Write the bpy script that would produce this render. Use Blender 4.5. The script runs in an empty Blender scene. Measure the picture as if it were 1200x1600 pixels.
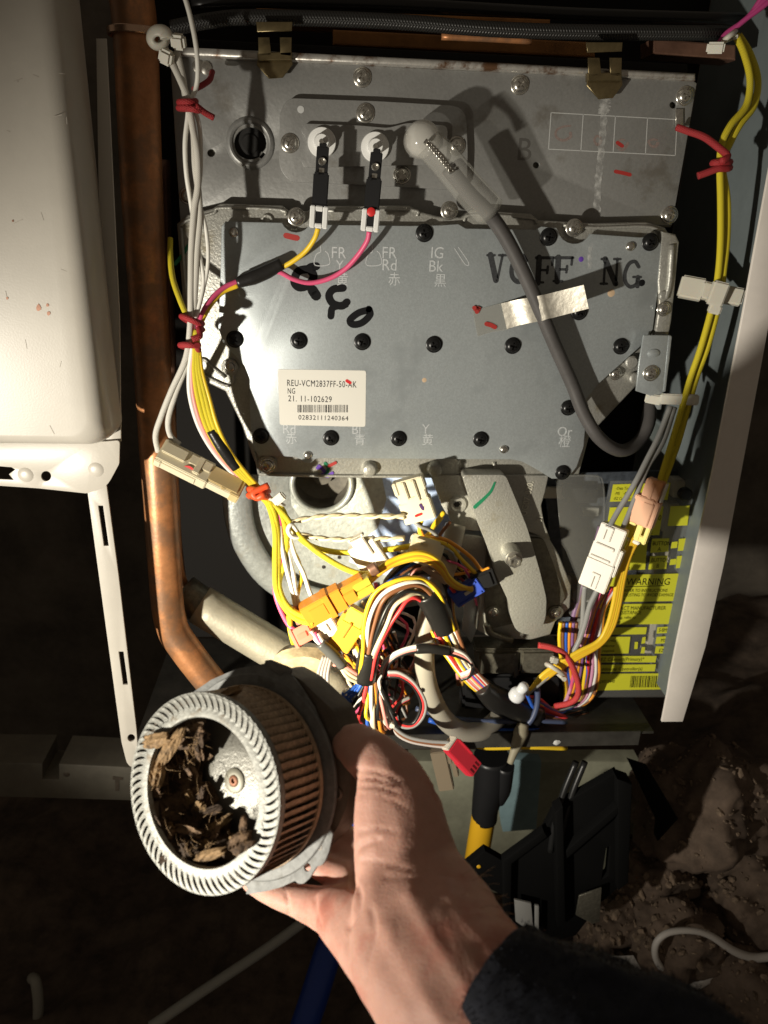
import bpy, bmesh, math, random
from mathutils import Vector as V, Matrix, noise
random.seed(7)
C = bpy.context.scene.collection
SC = bpy.context.scene
# ------------------------------------------------------------ camera
FPX = 1168.0                                   # focal length in photo pixels (1200 x 1600 photo)
_p, _y, _r = (math.radians(a) for a in (22.0, 4.5, 2.0))
CF = V((math.sin(_y)*math.cos(_p), math.cos(_y)*math.cos(_p), -math.sin(_p)))
_X = V((math.cos(_y), -math.sin(_y), 0)); _Y = _X.cross(CF)
CX = math.cos(_r)*_X + math.sin(_r)*_Y
CY = -math.sin(_r)*_X + math.cos(_r)*_Y
CAM = V((0, -0.5, 0))
cd = bpy.data.cameras.new('camera'); cam = bpy.data.objects.new('camera', cd); C.objects.link(cam)
m = Matrix((CX, CY, -CF)).transposed().to_4x4(); m.translation = CAM
cam.matrix_world = m
cd.sensor_fit = 'VERTICAL'; cd.sensor_height = 36; cd.lens = 36*FPX/1600
cd.clip_start = 0.01; cd.clip_end = 50
cd.dof.use_dof = True; cd.dof.focus_distance = 0.43; cd.dof.aperture_fstop = 15
SC.camera = cam
def U(x, y, Ymm=0.0):
    """point of the plane Y = Ymm (millimetres) seen at photo position x, y"""
    d = (x-600)/FPX*CX - (y-800)/FPX*CY + CF
    return CAM + d*((Ymm/1000.0 + 0.5)/d.y)
def D(x, y, depth):
    """point at a depth along the camera axis"""
    return CAM + ((x-600)/FPX*CX - (y-800)/FPX*CY + CF)*depth
def px(p):                                     # size of one photo pixel at point p
    return (p-CAM).dot(CF)/FPX
# ------------------------------------------------------------ world and light
w = bpy.data.worlds.new('World'); SC.world = w; w.use_nodes = True
bg = w.node_tree.nodes['Background']; bg.inputs[0].default_value = (1.0, .82, .62, 1); bg.inputs[1].default_value = 0.09
ld = bpy.data.lights.new('hand_torch', 'SPOT'); lo = bpy.data.objects.new('hand_torch', ld); C.objects.link(lo)
LP = V((-0.47, -0.565, -0.295)); lo.location = LP
TGT = U(590, 900, -30)
lo.rotation_euler = (TGT-LP).to_track_quat('-Z', 'Y').to_euler()
ld.energy = 34.0; ld.color = (1.0, .93, .80); ld.spot_size = math.radians(66); ld.spot_blend = 1.0; ld.shadow_soft_size = 0.012
l2 = bpy.data.lights.new('torch_hot_spot', 'SPOT'); lo2 = bpy.data.objects.new('torch_hot_spot', l2); C.objects.link(lo2)
lo2.location = LP+V((0, 0, .004)); lo2.rotation_euler = (U(490, 990, -50)-LP).to_track_quat('-Z', 'Y').to_euler()
l2.energy = 54; l2.color = (1.0, .90, .64); l2.spot_size = math.radians(19); l2.spot_blend = 1.0; l2.shadow_soft_size = 0.012
SC.view_settings.view_transform = 'Standard'; SC.view_settings.look = 'None'
SC.view_settings.exposure = 0.0; SC.view_settings.gamma = 1.0; SC.view_settings.use_curve_mapping = False
# ------------------------------------------------------------ materials
MATS = {}
def mat(name, col, rough=.5, metal=0., var=0., vs=60., bump=0., bs=400., dirt=None, ds=25., dt=.62, trans=0., alpha=1., sss=0., coat=0., emit=None, ior=1.45, uvw=None, spec=.5):
    """procedural principled material: colour mottling, fine bump, patches of dirt, braid along the UV"""
    if name in MATS: return MATS[name]
    m = bpy.data.materials.new(name); m.use_nodes = True; MATS[name] = m
    nt = m.node_tree; N = nt.nodes; L = nt.links; b = N['Principled BSDF']
    def new(t, **k):
        n = N.new(t)
        for a, v in k.items(): setattr(n, a, v)
        return n
    tc = new('ShaderNodeTexCoord'); co = tc.outputs['Object']
    c4 = (*col, 1); b.inputs['Base Color'].default_value = c4
    b.inputs['Roughness'].default_value = rough; b.inputs['Metallic'].default_value = metal
    b.inputs['IOR'].default_value = ior; b.inputs['Specular IOR Level'].default_value = spec
    b.inputs['Transmission Weight'].default_value = trans; b.inputs['Alpha'].default_value = alpha
    b.inputs['Coat Weight'].default_value = coat
    if sss:
        b.inputs['Subsurface Weight'].default_value = sss; b.inputs['Subsurface Radius'].default_value = (.006, .0025, .0012); b.inputs['Subsurface Scale'].default_value = 1.0
    out = None
    if var:
        n = new('ShaderNodeTexNoise'); n.inputs['Scale'].default_value = vs; n.inputs['Detail'].default_value = 6; n.inputs['Roughness'].default_value = .7
        L.new(co, n.inputs['Vector'])
        r = new('ShaderNodeValToRGB'); L.new(n.outputs[0], r.inputs[0])
        r.color_ramp.elements[0].position = .32; r.color_ramp.elements[1].position = .68
        r.color_ramp.elements[0].color = (*[c*(1-var) for c in col], 1); r.color_ramp.elements[1].color = (*[min(1, c*(1+var)) for c in col], 1)
        out = r.outputs[0]
    if dirt:
        n = new('ShaderNodeTexNoise'); n.inputs['Scale'].default_value = ds; n.inputs['Detail'].default_value = 8; n.inputs['Roughness'].default_value = .65
        L.new(co, n.inputs['Vector'])
        r = new('ShaderNodeValToRGB'); L.new(n.outputs[0], r.inputs[0])
        r.color_ramp.elements[0].position = dt-.05; r.color_ramp.elements[1].position = dt+.06
        mx = new('ShaderNodeMix', data_type='RGBA'); L.new(r.outputs[0], mx.inputs[0])
        if out: L.new(out, mx.inputs[6])
        else: mx.inputs[6].default_value = c4
        mx.inputs[7].default_value = (*dirt, 1); out = mx.outputs[2]
    if out: L.new(out, b.inputs['Base Color'])
    h = None
    if bump:
        n = new('ShaderNodeTexNoise'); n.inputs['Scale'].default_value = bs; n.inputs['Detail'].default_value = 4
        L.new(co, n.inputs['Vector']); h = n.outputs[0]
    if uvw:                                     # braided or ribbed sleeve: cross-hatched weave along the wire
        uv = new('ShaderNodeUVMap'); hs = []
        for sgn in (1, -1):
            mp = new('ShaderNodeMapping'); mp.inputs['Rotation'].default_value = (0, 0, sgn*.8); L.new(uv.outputs[0], mp.inputs[0])
            wv = new('ShaderNodeTexWave'); wv.inputs['Scale'].default_value = uvw; L.new(mp.outputs[0], wv.inputs[0]); hs.append(wv.outputs[1])
        mm = new('ShaderNodeMath', operation='MAXIMUM'); L.new(hs[0], mm.inputs[0]); L.new(hs[1], mm.inputs[1]); h = mm.outputs[0]
        mx = new('ShaderNodeMix', data_type='RGBA'); L.new(h, mx.inputs[0])
        mx.inputs[6].default_value = (*[c*.55 for c in col], 1)
        if out: L.new(out, mx.inputs[7])
        else: mx.inputs[7].default_value = c4
        L.new(mx.outputs[2], b.inputs['Base Color'])
    if h is not None:
        bp = new('ShaderNodeBump'); bp.inputs['Strength'].default_value = bump or .6; bp.inputs['Distance'].default_value = .0006
        L.new(h, bp.inputs['Height']); L.new(bp.outputs[0], b.inputs['Normal'])
    return m
GALV = mat('galvanised_steel', (.40, .435, .445), .36, .42, .12, 900, .16, 1500, dirt=(.34, .37, .38), ds=22, dt=.6)  # broad patches paint uneven sheen into the colour
STEEL = mat('aluminised_steel', (.29, .29, .28), .44, .4, .08, 700, .22, 420, dirt=(.21, .20, .18), ds=30, dt=.62)
CAST = mat('cast_aluminium', (.40, .395, .36), .42, .5, .16, 800, .55, 700, dirt=(.30, .27, .20), ds=40, dt=.63)
CASTD = mat('dark_cast_aluminium', (.16, .15, .12), .42, .6, .3, 300, .5, 500)
ZINC = mat('zinc_screw', (.55, .53, .48), .25, .9, .25, 600)
BLACKSCREW = mat('black_screw', (.02, .02, .02), .3, .5)
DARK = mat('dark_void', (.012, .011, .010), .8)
CREAMPAINT = mat('cream_enamel', (.47, .44, .385), .36, 0, .04, 40, .06, 900, dirt=(.60, .54, .45), ds=14, dt=.66, coat=.1)
WHITEPAINT = mat('white_enamel', (.72, .67, .62), .4, 0, .04, 60, .05, 800)
BLUEPAINT = mat('pale_blue_grey_primer', (.15, .175, .18), .5, 0, .1, 30)
COPPER = mat('copper', (.54, .24, .10), .4, .4, .35, 45, .2, 300, dirt=(.33, .18, .10), ds=30, dt=.52)
BROWNPIPE = mat('tarnished_copper', (.24, .13, .09), .4, .6, .3, 50)
GREYFOAM = mat('grey_pipe_sleeve', (.50, .46, .35), .5, .2, .1, 120, .4, 500)
WHITEW = mat('white_wire', (.78, .76, .70), .45, 0)
WHITEB = mat('white_braid', (.80, .77, .69), .6, uvw=420)
YEL = mat('yellow_wire', (.86, .58, .03), .4)
YELB = mat('yellow_braid', (.80, .66, .03), .5, uvw=420)
ORW = mat('orange_wire', (.82, .33, .03), .4)
PINK = mat('pink_wire', (.72, .10, .22), .4)
REDW = mat('red_wire', (.70, .05, .05), .4)
SALM = mat('salmon_wire', (.75, .30, .26), .4)
BLUE = mat('blue_wire', (.03, .12, .55), .4)
BROWNW = mat('brown_wire', (.22, .09, .04), .4)
GREYW = mat('grey_wire', (.30, .30, .29), .45)
BLACKW = mat('black_wire', (.014, .014, .014), .35)
CREAMW = mat('cream_wire', (.72, .63, .42), .45)
SLEEVE = mat('black_vinyl_sleeve', (.016, .015, .014), .32, bump=.25, bs=500)
CABLE = mat('grey_silicone_cable', (.075, .07, .068), .55, var=.15, vs=60)
REDTIE = mat('red_twist_tie', (.42, .03, .035), .6, uvw=300)
ORTIE = mat('orange_red_tie', (.80, .10, .03), .45)
NYLON = mat('natural_nylon', (.70, .67, .58), .4, trans=.15, sss=.1)
CONN = mat('ivory_connector', (.72, .65, .47), .42, var=.04, vs=80)
CONNW = mat('white_connector', (.75, .70, .60), .42)
ORCON = mat('orange_connector', (.72, .28, .03), .4)
PEACH = mat('peach_connector', (.75, .34, .14), .42)
YELCON = mat('yellow_connector', (.82, .68, .06), .4)
REDCON = mat('red_connector', (.68, .035, .06), .42)
BROWNCON = mat('smoky_brown_connector', (.20, .16, .11), .4)
BLUECON = mat('blue_connector', (.04, .08, .42), .35)
BLACKCON = mat('black_plastic', (.014, .014, .015), .38, bump=.1, bs=600)
CERAM = mat('white_ceramic', (.82, .82, .80), .3)
HOSE = mat('milky_hose', (.44, .41, .34), .4, trans=.25, ior=1.3)
PAPER = mat('white_label_paper', (.74, .72, .65), .6)
INK = mat('black_ink', (.005, .005, .006), .7, spec=.2)
REDINK = mat('red_marker_ink', (.36, .03, .025), .55)
GREENINK = mat('green_marker_ink', (.01, .17, .08), .5)
PURPINK = mat('purple_marker_ink', (.12, .05, .36), .5)
STAMP = mat('black_stamp_ink', (.035, .037, .04), .55, var=.5, vs=600)
ETCH = mat('etched_line', (.62, .63, .62), .5, .3)
FOIL = mat('aluminium_tape', (.52, .49, .42), .36, .7, .2, 300, .3, 250)
YLAB = mat('yellow_label', (.62, .62, .035), .5)
SKIN = mat('skin', (.57, .32, .25), .55, 0, .08, 110, .28, 1000, dirt=(.52, .21, .155), ds=24, dt=.58, sss=.3, spec=.3)
NAILM = mat('nail', (.62, .36, .28), .25)
FLEECE = mat('black_fleece', (.0085, .010, .017), .9, var=.4, vs=300)
IMPEL = mat('impeller_galvanised', (.25, .25, .225), .5, .25, .22, 350, .3, 600, dirt=(.14, .11, .075), ds=120, dt=.62)
DUST = mat('brown_dusty_blade', (.46, .34, .225), .65, .15, .35, 260, .6, 700, dirt=(.38, .28, .19), ds=150, dt=.55)
MOTORM = mat('motor_plate', (.13, .105, .08), .5, .3, .25, 120, .3, 400)
FLANGE = mat('flange_galvanised', (.19, .194, .188), .6, .15, .2, 260, .6, 300, dirt=(.13, .13, .12), ds=120, dt=.58)
BARK = mat('rotten_wood', (.17, .105, .058), .85, 0, .6, 220, .9, 500, dirt=(.05, .03, .017), ds=120, dt=.55)
BARKL = mat('pale_rotten_wood', (.27, .17, .08), .8, 0, .5, 260, .9, 500, dirt=(.08, .05, .025), ds=140, dt=.58)
WOODO = mat('orange_timber', (.34, .15, .04), .6, 0, .3, 40)
ROCK = mat('brown_rock', (.125, .088, .064), .9, 0, .45, 22, 1., 110, dirt=(.055, .037, .026), ds=12, dt=.56)
SOIL = mat('dark_soil', (.085, .062, .046), .95, 0, .5, 30, 1., 70)
WALLM = mat('dark_earth_wall', (.10, .085, .068), .9, 0, .4, 9, .6, 60)
GASY = mat('yellow_gas_pipe', (.80, .45, .02), .4)
BRONZE = mat('bronze_spring_steel', (.24, .19, .10), .3, .85, .2, 200)
HOSEB = mat('black_braided_hose', (.035, .034, .032), .38, .3, uvw=260)
BLUEH = mat('blue_pipe', (.015, .05, .30), .4)
BRKT = mat('shaded_black_plastic', (.005, .005, .005), .85, spec=.08)  # darker than the other black plastic: shade put into the bracket colour
BOARD = mat('dark_green_board', (.06, .07, .09), .5, var=.4, vs=200)
DULLRAIL = mat('dull_beige_rail', (.15, .135, .105), .6, var=.2, vs=30)
def glassy(name, tint, a):
    m = bpy.data.materials.new(name); m.use_nodes = True; nt = m.node_tree; N = nt.nodes; L = nt.links
    b = N['Principled BSDF']; b.inputs['Base Color'].default_value = (*tint, 1); b.inputs['Roughness'].default_value = .12
    t = N.new('ShaderNodeBsdfTransparent'); t.inputs[0].default_value = (.93, .93, .92, 1)
    mx = N.new('ShaderNodeMixShader'); mx.inputs[0].default_value = a
    L.new(t.outputs[0], mx.inputs[1]); L.new(b.outputs[0], mx.inputs[2]); L.new(mx.outputs[0], N['Material Output'].inputs[0]); return m
CASTL = mat('lit_cast_marks', (.60, .58, .50), .45, .3)  # lighter copy of the casting colour, so raised marks look lit
PANM = mat('dark_pan', (.045, .042, .036), .6, .2, .3, 60)  # dark colour with random mottling
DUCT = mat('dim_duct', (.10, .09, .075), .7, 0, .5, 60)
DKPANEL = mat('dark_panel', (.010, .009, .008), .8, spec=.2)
BLOWER = mat('pale_blower_sheet', (.38, .40, .38), .42, .35, .18, 260, .5, 300, dirt=(.36, .36, .32), ds=70, dt=.6)
CLEAR = glassy('clear_plastic', (.5, .5, .48), .10)
SILI = glassy('milky_silicone', (.72, .70, .64), .55)
SILIT = glassy('clear_silicone', (.66, .65, .60), .24)
TAPE = glassy('clear_tape', (.45, .45, .42), .30)
def streak():
    m = bpy.data.materials.new('dried_water_streak'); m.use_nodes = True; nt = m.node_tree; N = nt.nodes; L = nt.links
    b = N['Principled BSDF']; b.inputs['Base Color'].default_value = (.6, .6, .58, 1); b.inputs['Roughness'].default_value = .8
    t = N.new('ShaderNodeBsdfTransparent'); mx = N.new('ShaderNodeMixShader')
    tc = N.new('ShaderNodeTexCoord'); n = N.new('ShaderNodeTexNoise'); n.inputs['Scale'].default_value = 260; n.inputs['Detail'].default_value = 6
    r = N.new('ShaderNodeMapRange'); r.inputs[1].default_value = .42; r.inputs[2].default_value = .72; r.inputs[3].default_value = .08; r.inputs[4].default_value = .8
    L.new(tc.outputs['Object'], n.inputs[0]); L.new(n.outputs[0], r.inputs[0]); L.new(r.outputs[0], mx.inputs[0])
    L.new(t.outputs[0], mx.inputs[1]); L.new(b.outputs[0], mx.inputs[2]); L.new(mx.outputs[0], N['Material Output'].inputs[0]); return m
STREAK = streak()
# ------------------------------------------------------------ object helpers
WO = {}
def thing(name, label, cat, loc=(0, 0, 0), group=None):
    o = bpy.data.objects.new(name, None); C.objects.link(o); o.location = loc; o.empty_display_size = .01
    WO[o] = V(loc); o['label'] = label; o['category'] = cat
    if group: o['group'] = group
    return o
def tag(o, label, cat, group=None):
    o['label'] = label; o['category'] = cat
    if group: o['group'] = group
    return o
def struct(o): o['kind'] = 'structure'; return o
def obj(name, bm, mt, parent=None, smooth=False, label=None, kind=None):
    """link a bmesh (world coordinates) or mesh as ONE object with its origin at its middle"""
    if isinstance(bm, bmesh.types.BMesh):
        me = bpy.data.meshes.new(name); bm.to_mesh(me); bm.free()
    else: me = bm
    n = max(1, len(me.vertices)); c = V((0, 0, 0))
    for v in me.vertices: c += v.co
    c /= n; me.transform(Matrix.Translation(-c))
    if mt and not me.materials: me.materials.append(mt)
    if smooth:
        for p in me.polygons: p.use_smooth = True
    o = bpy.data.objects.new(name, me); C.objects.link(o)
    WO[o] = c
    if parent: o.parent = parent; o.location = c-WO[parent]
    else: o.location = c
    if label: o['label'] = label
    if kind: o['kind'] = kind
    return o
def inst(name, me, parent, loc, rot=None, label=None, scale=None):
    """another object on a shared mesh, placed at a world point"""
    o = bpy.data.objects.new(name, me); C.objects.link(o); WO[o] = V(loc)
    if parent: o.parent = parent; o.location = V(loc)-WO[parent]
    else: o.location = loc
    if rot is not None: o.rotation_euler = rot
    if scale: o.scale = scale
    if label: o['label'] = label
    return o
def smooth_by_angle(me, deg=35):
    for p in me.polygons: p.use_smooth = True
    bm = bmesh.new(); bm.from_mesh(me)
    for e in bm.edges:
        e.smooth = not (len(e.link_faces) == 2 and e.calc_face_angle(0) > math.radians(deg))
    bm.to_mesh(me); bm.free()
def fillet(pts, r, n=4):
    """round the corners of a closed 2D outline"""
    out = []; N = len(pts)
    for i in range(N):
        a = V(pts[i-1][:2]); b = V(pts[i][:2]); c = V(pts[(i+1) % N][:2]); rr = pts[i][2] if len(pts[i]) > 2 else r
        u = (a-b); v = (c-b); k = min(rr, u.length*.45, v.length*.45)
        if k < .5: out.append(tuple(b)); continue
        p = b+u.normalized()*k; q = b+v.normalized()*k
        for j in range(n+1):
            t = j/n; out.append(tuple(p*(1-t)**2+b*2*t*(1-t)+q*t*t))
    return out
def ring(cx, cy, r, n=20, ry=None, a0=0):
    return [(cx+r*math.cos(a0+2*math.pi*i/n), cy+(ry or r)*math.sin(a0+2*math.pi*i/n)) for i in range(n)]
def solid(loops, ext, bev=0., bseg=2):
    """prism from 3D loops (the first the outline, the others holes), pushed along the vector ext"""
    bm = bmesh.new(); E = []
    for lp in loops:
        vs = [bm.verts.new(p) for p in lp]
        for i in range(len(vs)): E.append(bm.edges.new((vs[i-1], vs[i])))
    bmesh.ops.triangle_fill(bm, use_beauty=True, use_dissolve=False, edges=E)
    front = list(bm.faces); n = -V(ext).normalized()
    for f in front:
        f.normal_update()
        if f.normal.dot(n) < 0: f.normal_flip()
    rim = [e for e in bm.edges if len(e.link_faces) == 1]
    r = bmesh.ops.extrude_face_region(bm, geom=front, use_keep_orig=True)
    bmesh.ops.translate(bm, vec=V(ext), verts=[g for g in r['geom'] if isinstance(g, bmesh.types.BMVert)])
    bmesh.ops.recalc_face_normals(bm, faces=bm.faces)
    if bev:
        rim = [e for e in rim if e.is_valid]
        bmesh.ops.bevel(bm, geom=rim, offset=bev, segments=bseg, affect='EDGES', profile=.5, clamp_overlap=True)
    return bm
def plate(name, pts, Y, th, mt, parent=None, bev=0., holes=(), rr=0., bseg=2, label=None, smooth=True):
    """sheet facing the viewer: outline in photo positions on the plane Y mm, th mm thick"""
    loops = [fillet(pts, rr) if rr else [p[:2] for p in pts]]+[list(h) for h in holes]
    L3 = [[U(x, y, Y) for x, y in lp] for lp in loops]
    o = obj(name, solid(L3, V((0, th/1000., 0)), bev/1000., bseg), mt, parent, label=label)
    if smooth and bev: smooth_by_angle(o.data, 50)
    return o
def catmull(P, n=6):
    if len(P) == 2: return [P[0].lerp(P[1], i/n) for i in range(n+1)]
    out = []
    for i in range(len(P)-1):
        a = P[i-1] if i else P[0]*2-P[1]; b = P[i]; c = P[i+1]; d = P[i+2] if i+2 < len(P) else P[-1]*2-P[-2]
        for j in range(n):
            t = j/n
            out.append(.5*((2*b)+(c-a)*t+(2*a-5*b+4*c-d)*t*t+(3*b-a-3*c+d)*t**3))
    out.append(P[-1].copy()); return out
def tube_bm(P, r, seg=8, n=6, bm=None, flat=1.0, raw=False):
    """tube along smoothed points with UVs (metres along, turn around); r a number or a list"""
    bm = bm or bmesh.new(); uvl = bm.loops.layers.uv.verify()
    Q = P if raw else catmull([V(p) for p in P], n)
    K = len(Q); rings = []; ln = 0; T0 = None; nrm = None; lens = []
    for i, q in enumerate(Q):
        t = (Q[min(i+1, K-1)]-Q[max(i-1, 0)])
        t = t.normalized() if t.length > 1e-9 else V((0, 0, 1))
        if nrm is None:
            nrm = t.cross(V((0, -1, 0)));
            if nrm.length < .1: nrm = t.cross(V((1, 0, 0)))
            nrm.normalize()
        else: nrm = (nrm-t*nrm.dot(t)).normalized()
        bi = t.cross(nrm)
        if i: ln += (q-Q[i-1]).length
        lens.append(ln)
        if isinstance(r, (int, float)): rr = r
        else:
            f = i/(K-1)*(len(r)-1); a = int(min(f, len(r)-2)); rr = r[a]+(r[a+1]-r[a])*(f-a)
        rings.append([bm.verts.new(q+(nrm*math.cos(2*math.pi*k/seg)+bi*math.sin(2*math.pi*k/seg)*flat)*rr) for k in range(seg)])
    for i in range(K-1):
        for k in range(seg):
            f = bm.faces.new((rings[i][k], rings[i][(k+1) % seg], rings[i+1][(k+1) % seg], rings[i+1][k])); f.smooth = True
            for l, (u, vv) in zip(f.loops, ((lens[i], k), (lens[i], k+1), (lens[i+1], k+1), (lens[i+1], k))): l[uvl].uv = (u, vv/seg*.012)
    bm.faces.new(rings[0][::-1]); bm.faces.new(rings[-1])
    bmesh.ops.recalc_face_normals(bm, faces=bm.faces)
    return bm
def wire(pts, rpx, mt, parent=None, name='wire', seg=8, n=6, label=None, flat=1.0):
    """wire through photo positions (x, y, Y mm); the radius is given in photo pixels"""
    P = [U(*p) for p in pts]
    s = sum(px(p) for p in P)/len(P)
    r = rpx*s if isinstance(rpx, (int, float)) else [q*s for q in rpx]
    return obj(name, tube_bm(P, r, seg, n, flat=flat), mt, parent, label=label)
def obox(bm, M, x0, x1, y0, y1, z0, z1, bev=.0004):
    """bevelled box in the frame M (metres)"""
    b2 = bmesh.new(); bmesh.ops.create_cube(b2, size=1)
    for v in b2.verts: v.co = V(((x0+x1)/2+v.co.x*(x1-x0), (y0+y1)/2+v.co.y*(y1-y0), (z0+z1)/2+v.co.z*(z1-z0)))
    if bev: bmesh.ops.bevel(b2, geom=list(b2.edges), offset=min(bev, .3*min(abs(x1-x0), abs(y1-y0), abs(z1-z0))), segments=2, affect='EDGES')
    for v in b2.verts: v.co = M @ v.co
    me = bpy.data.meshes.new('t'); b2.to_mesh(me); b2.free(); bm.from_mesh(me); bpy.data.meshes.remove(me)
    return bm
def frame(p0, p1, roll=0.0):
    """x from p0 to p1, z towards the viewer turned by roll degrees about x"""
    x = (p1-p0).normalized(); z = (CAM-p0); z = (z-x*z.dot(x)).normalized(); y = z.cross(x)
    a = math.radians(roll); y, z = y*math.cos(a)+z*math.sin(a), z*math.cos(a)-y*math.sin(a)
    M = Matrix((x, y, z)).transposed().to_4x4(); M.translation = p0
    return M
def boxes(name, M, lst, mt, parent, bev=.0004, label=None):
    """several bevelled boxes (mm in the frame M) joined as one part"""
    bm = bmesh.new()
    for b in lst: obox(bm, M, *[c/1000. for c in b], bev)
    return obj(name, bm, mt, parent, label=label)
def lathe_bm(prof, seg=20, M=None, bm=None):
    """profile (radius, height) in metres turned about z of the frame M"""
    bm = bm or bmesh.new(); M = M or Matrix(); R = []
    for r, h in prof:
        R.append([bm.verts.new(M @ V((r*math.cos(2*math.pi*k/seg), r*math.sin(2*math.pi*k/seg), h))) for k in range(seg)] if r > 1e-6 else [bm.verts.new(M @ V((0, 0, h)))])
    for a, b in zip(R, R[1:]):
        for k in range(seg):
            q = [a[k % len(a)], a[(k+1) % len(a)], b[(k+1) % len(b)], b[k % len(b)]]
            q = list(dict.fromkeys(q))
            if len(q) > 2: bm.faces.new(q)
    bmesh.ops.recalc_face_normals(bm, faces=bm.faces)
    return bm
FACE = Matrix(((1, 0, 0), (0, 0, -1), (0, 1, 0))).to_4x4()      # local z points at the viewer (-Y)
def at(p, M=FACE):
    M = M.copy(); M.translation = p; return M
def lathe(name, prof, p, mt, parent=None, M=FACE, seg=20, ang=40, label=None):
    o = obj(name, lathe_bm([(r/1000., h/1000.) for r, h in prof], seg, at(p, M)), mt, parent, label=label); smooth_by_angle(o.data, ang); return o
def text(s, x, y, size, Y, mt, parent, ext=.05, sx=1.0, fit=None, name='lettering', rot=0., align='LEFT', bev=0., M=None, sp=1.0):
    """lettering as thin solid letters; size of capitals in photo pixels"""
    cu = bpy.data.curves.new('lettering', 'FONT'); cu.body = s; cu.align_x = align; cu.space_character = sp
    p = U(x, y, Y); k = size*px(p)/.70
    cu.size = k; cu.extrude = ext/1000.; cu.bevel_depth = bev/1000.; cu.resolution_u = 3
    to = bpy.data.objects.new('t', cu); C.objects.link(to)
    bpy.context.view_layer.update()
    me = bpy.data.meshes.new_from_object(to.evaluated_get(bpy.context.evaluated_depsgraph_get()))
    bpy.data.objects.remove(to)
    if fit: sx = fit*px(p)/max(v.co.x for v in me.vertices)
    me.transform(at(p, M or FACE) @ Matrix.Rotation(math.radians(rot), 4, 'Z') @ Matrix.Diagonal((sx, 1, 1, 1)))
    me.materials.clear()
    return obj(name, me, mt, parent)
def screw_mesh(name, mt, hexa=False):
    """pan head with washer face and a cross recess; origin on the seat, z outward"""
    def mk(bm):
        me = bpy.data.meshes.new('t'); bm.to_mesh(me); bm.free(); o = bpy.data.objects.new('t', me); C.objects.link(o); return o
    prof = [(0, -1), (4.8, -1), (5.6, -.2), (5.6, .5), (5.3, .8), (4.6, .9), (4.4, 1.6), (3.7, 2.5), (2.5, 3.0), (1.2, 3.2), (0, 3.25)]
    a = mk(lathe_bm([(r/1000., h/1000.) for r, h in prof], 24))
    b2 = bmesh.new()
    for k in (0, 1):
        M = Matrix.Rotation(k*math.pi/2, 4, 'Z')
        obox(b2, M, -.0024, .0024, -.00055, .00055, .0014, .006, 0)
    obox(b2, Matrix.Rotation(math.pi/4, 4, 'Z'), -.001, .001, -.001, .001, .0016, .006, 0)
    b = mk(b2)
    bo = a.modifiers.new('b', 'BOOLEAN'); bo.object = b; bo.operation = 'DIFFERENCE'; bo.solver = 'EXACT'; bo.use_self = True
    bpy.context.view_layer.update()
    me = bpy.data.meshes.new_from_object(a.evaluated_get(bpy.context.evaluated_depsgraph_get()))
    for o in (a, b): bpy.data.objects.remove(o)
    me.name = name; me.materials.clear(); me.materials.append(mt); smooth_by_angle(me, 40)
    return me
SCREWZ = screw_mesh('zinc_pan_screw', ZINC); SCREWB = screw_mesh('black_pan_screw', BLACKSCREW)
def screw(x, y, Y, parent, me=None, s=1.0):
    return inst('screw', me or SCREWZ, parent, U(x, y, Y), (math.pi/2, random.uniform(0, 6.28), 0), scale=(s, s, s))
def line(pts, wpx, Y, mt, parent, name='printed_line', th=.06):
    """flat stroke of print or marker along a smoothed path"""
    P = [V((x, y)) for x, y in pts]
    Q = []
    if len(P) > 2:
        P3 = catmull([V((p.x, p.y, 0)) for p in P], 8); Q = [V((p.x, p.y)) for p in P3]
    else: Q = P
    Lf = []; Rt = []
    for i, q in enumerate(Q):
        t = (Q[min(i+1, len(Q)-1)]-Q[max(0, i-1)]).normalized(); n = V((-t.y, t.x))
        ww = wpx if isinstance(wpx, (int, float)) else wpx[0]+(wpx[-1]-wpx[0])*i/(len(Q)-1)
        Lf.append(q+n*ww/2); Rt.append(q-n*ww/2)
    bm = bmesh.new(); f = V((0, -th/1000, 0))
    A = [bm.verts.new(U(p.x, p.y, Y)+f) for p in Lf]; B = [bm.verts.new(U(p.x, p.y, Y)+f) for p in Rt]
    for i in range(len(A)-1): bm.faces.new((A[i], A[i+1], B[i+1], B[i]))
    for P_, s in ((Q[0], A[0]), (Q[-1], A[-1])):      # round ends
        ww = (wpx if isinstance(wpx, (int, float)) else (wpx[0] if P_ is Q[0] else wpx[-1]))/2
        if ww > 1.4: bm.faces.new([bm.verts.new(U(P_.x+ww*math.cos(a*.628), P_.y+ww*math.sin(a*.628), Y)+f*1.3) for a in range(10)])
    bmesh.ops.recalc_face_normals(bm, faces=bm.faces)
    for fc in bm.faces:
        if fc.normal.y > 0: fc.normal_flip()
    return obj(name, bm, mt, parent)
# ------------------------------------------------------------ casing, surroundings
XL, XR, ZB = -0.1492, 0.2645, -0.386
ca = thing('heater_casing', 'open white painted steel water heater casing round the wiring', 'heater casing', (0.06, .05, ZB))
def boxw(name, x0, x1, y0, y1, z0, z1, mt, parent, bev=.0008, label=None):
    return obj(name, obox(bmesh.new(), Matrix(), x0, x1, y0, y1, z0, z1, bev), mt, parent, label=label)
boxw('side_panel', XR+.0115, XR+.0127, -.028, .13, -.363, .16, BLUEPAINT, ca, label='pale blue grey inner side panel')
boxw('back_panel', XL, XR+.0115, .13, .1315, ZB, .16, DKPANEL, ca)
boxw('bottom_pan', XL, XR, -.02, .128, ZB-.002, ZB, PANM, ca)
boxw('front_lip', XL+.015, XR-.012, -.0215, -.0203, ZB-.012, ZB+.002, PANM, ca)
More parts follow.
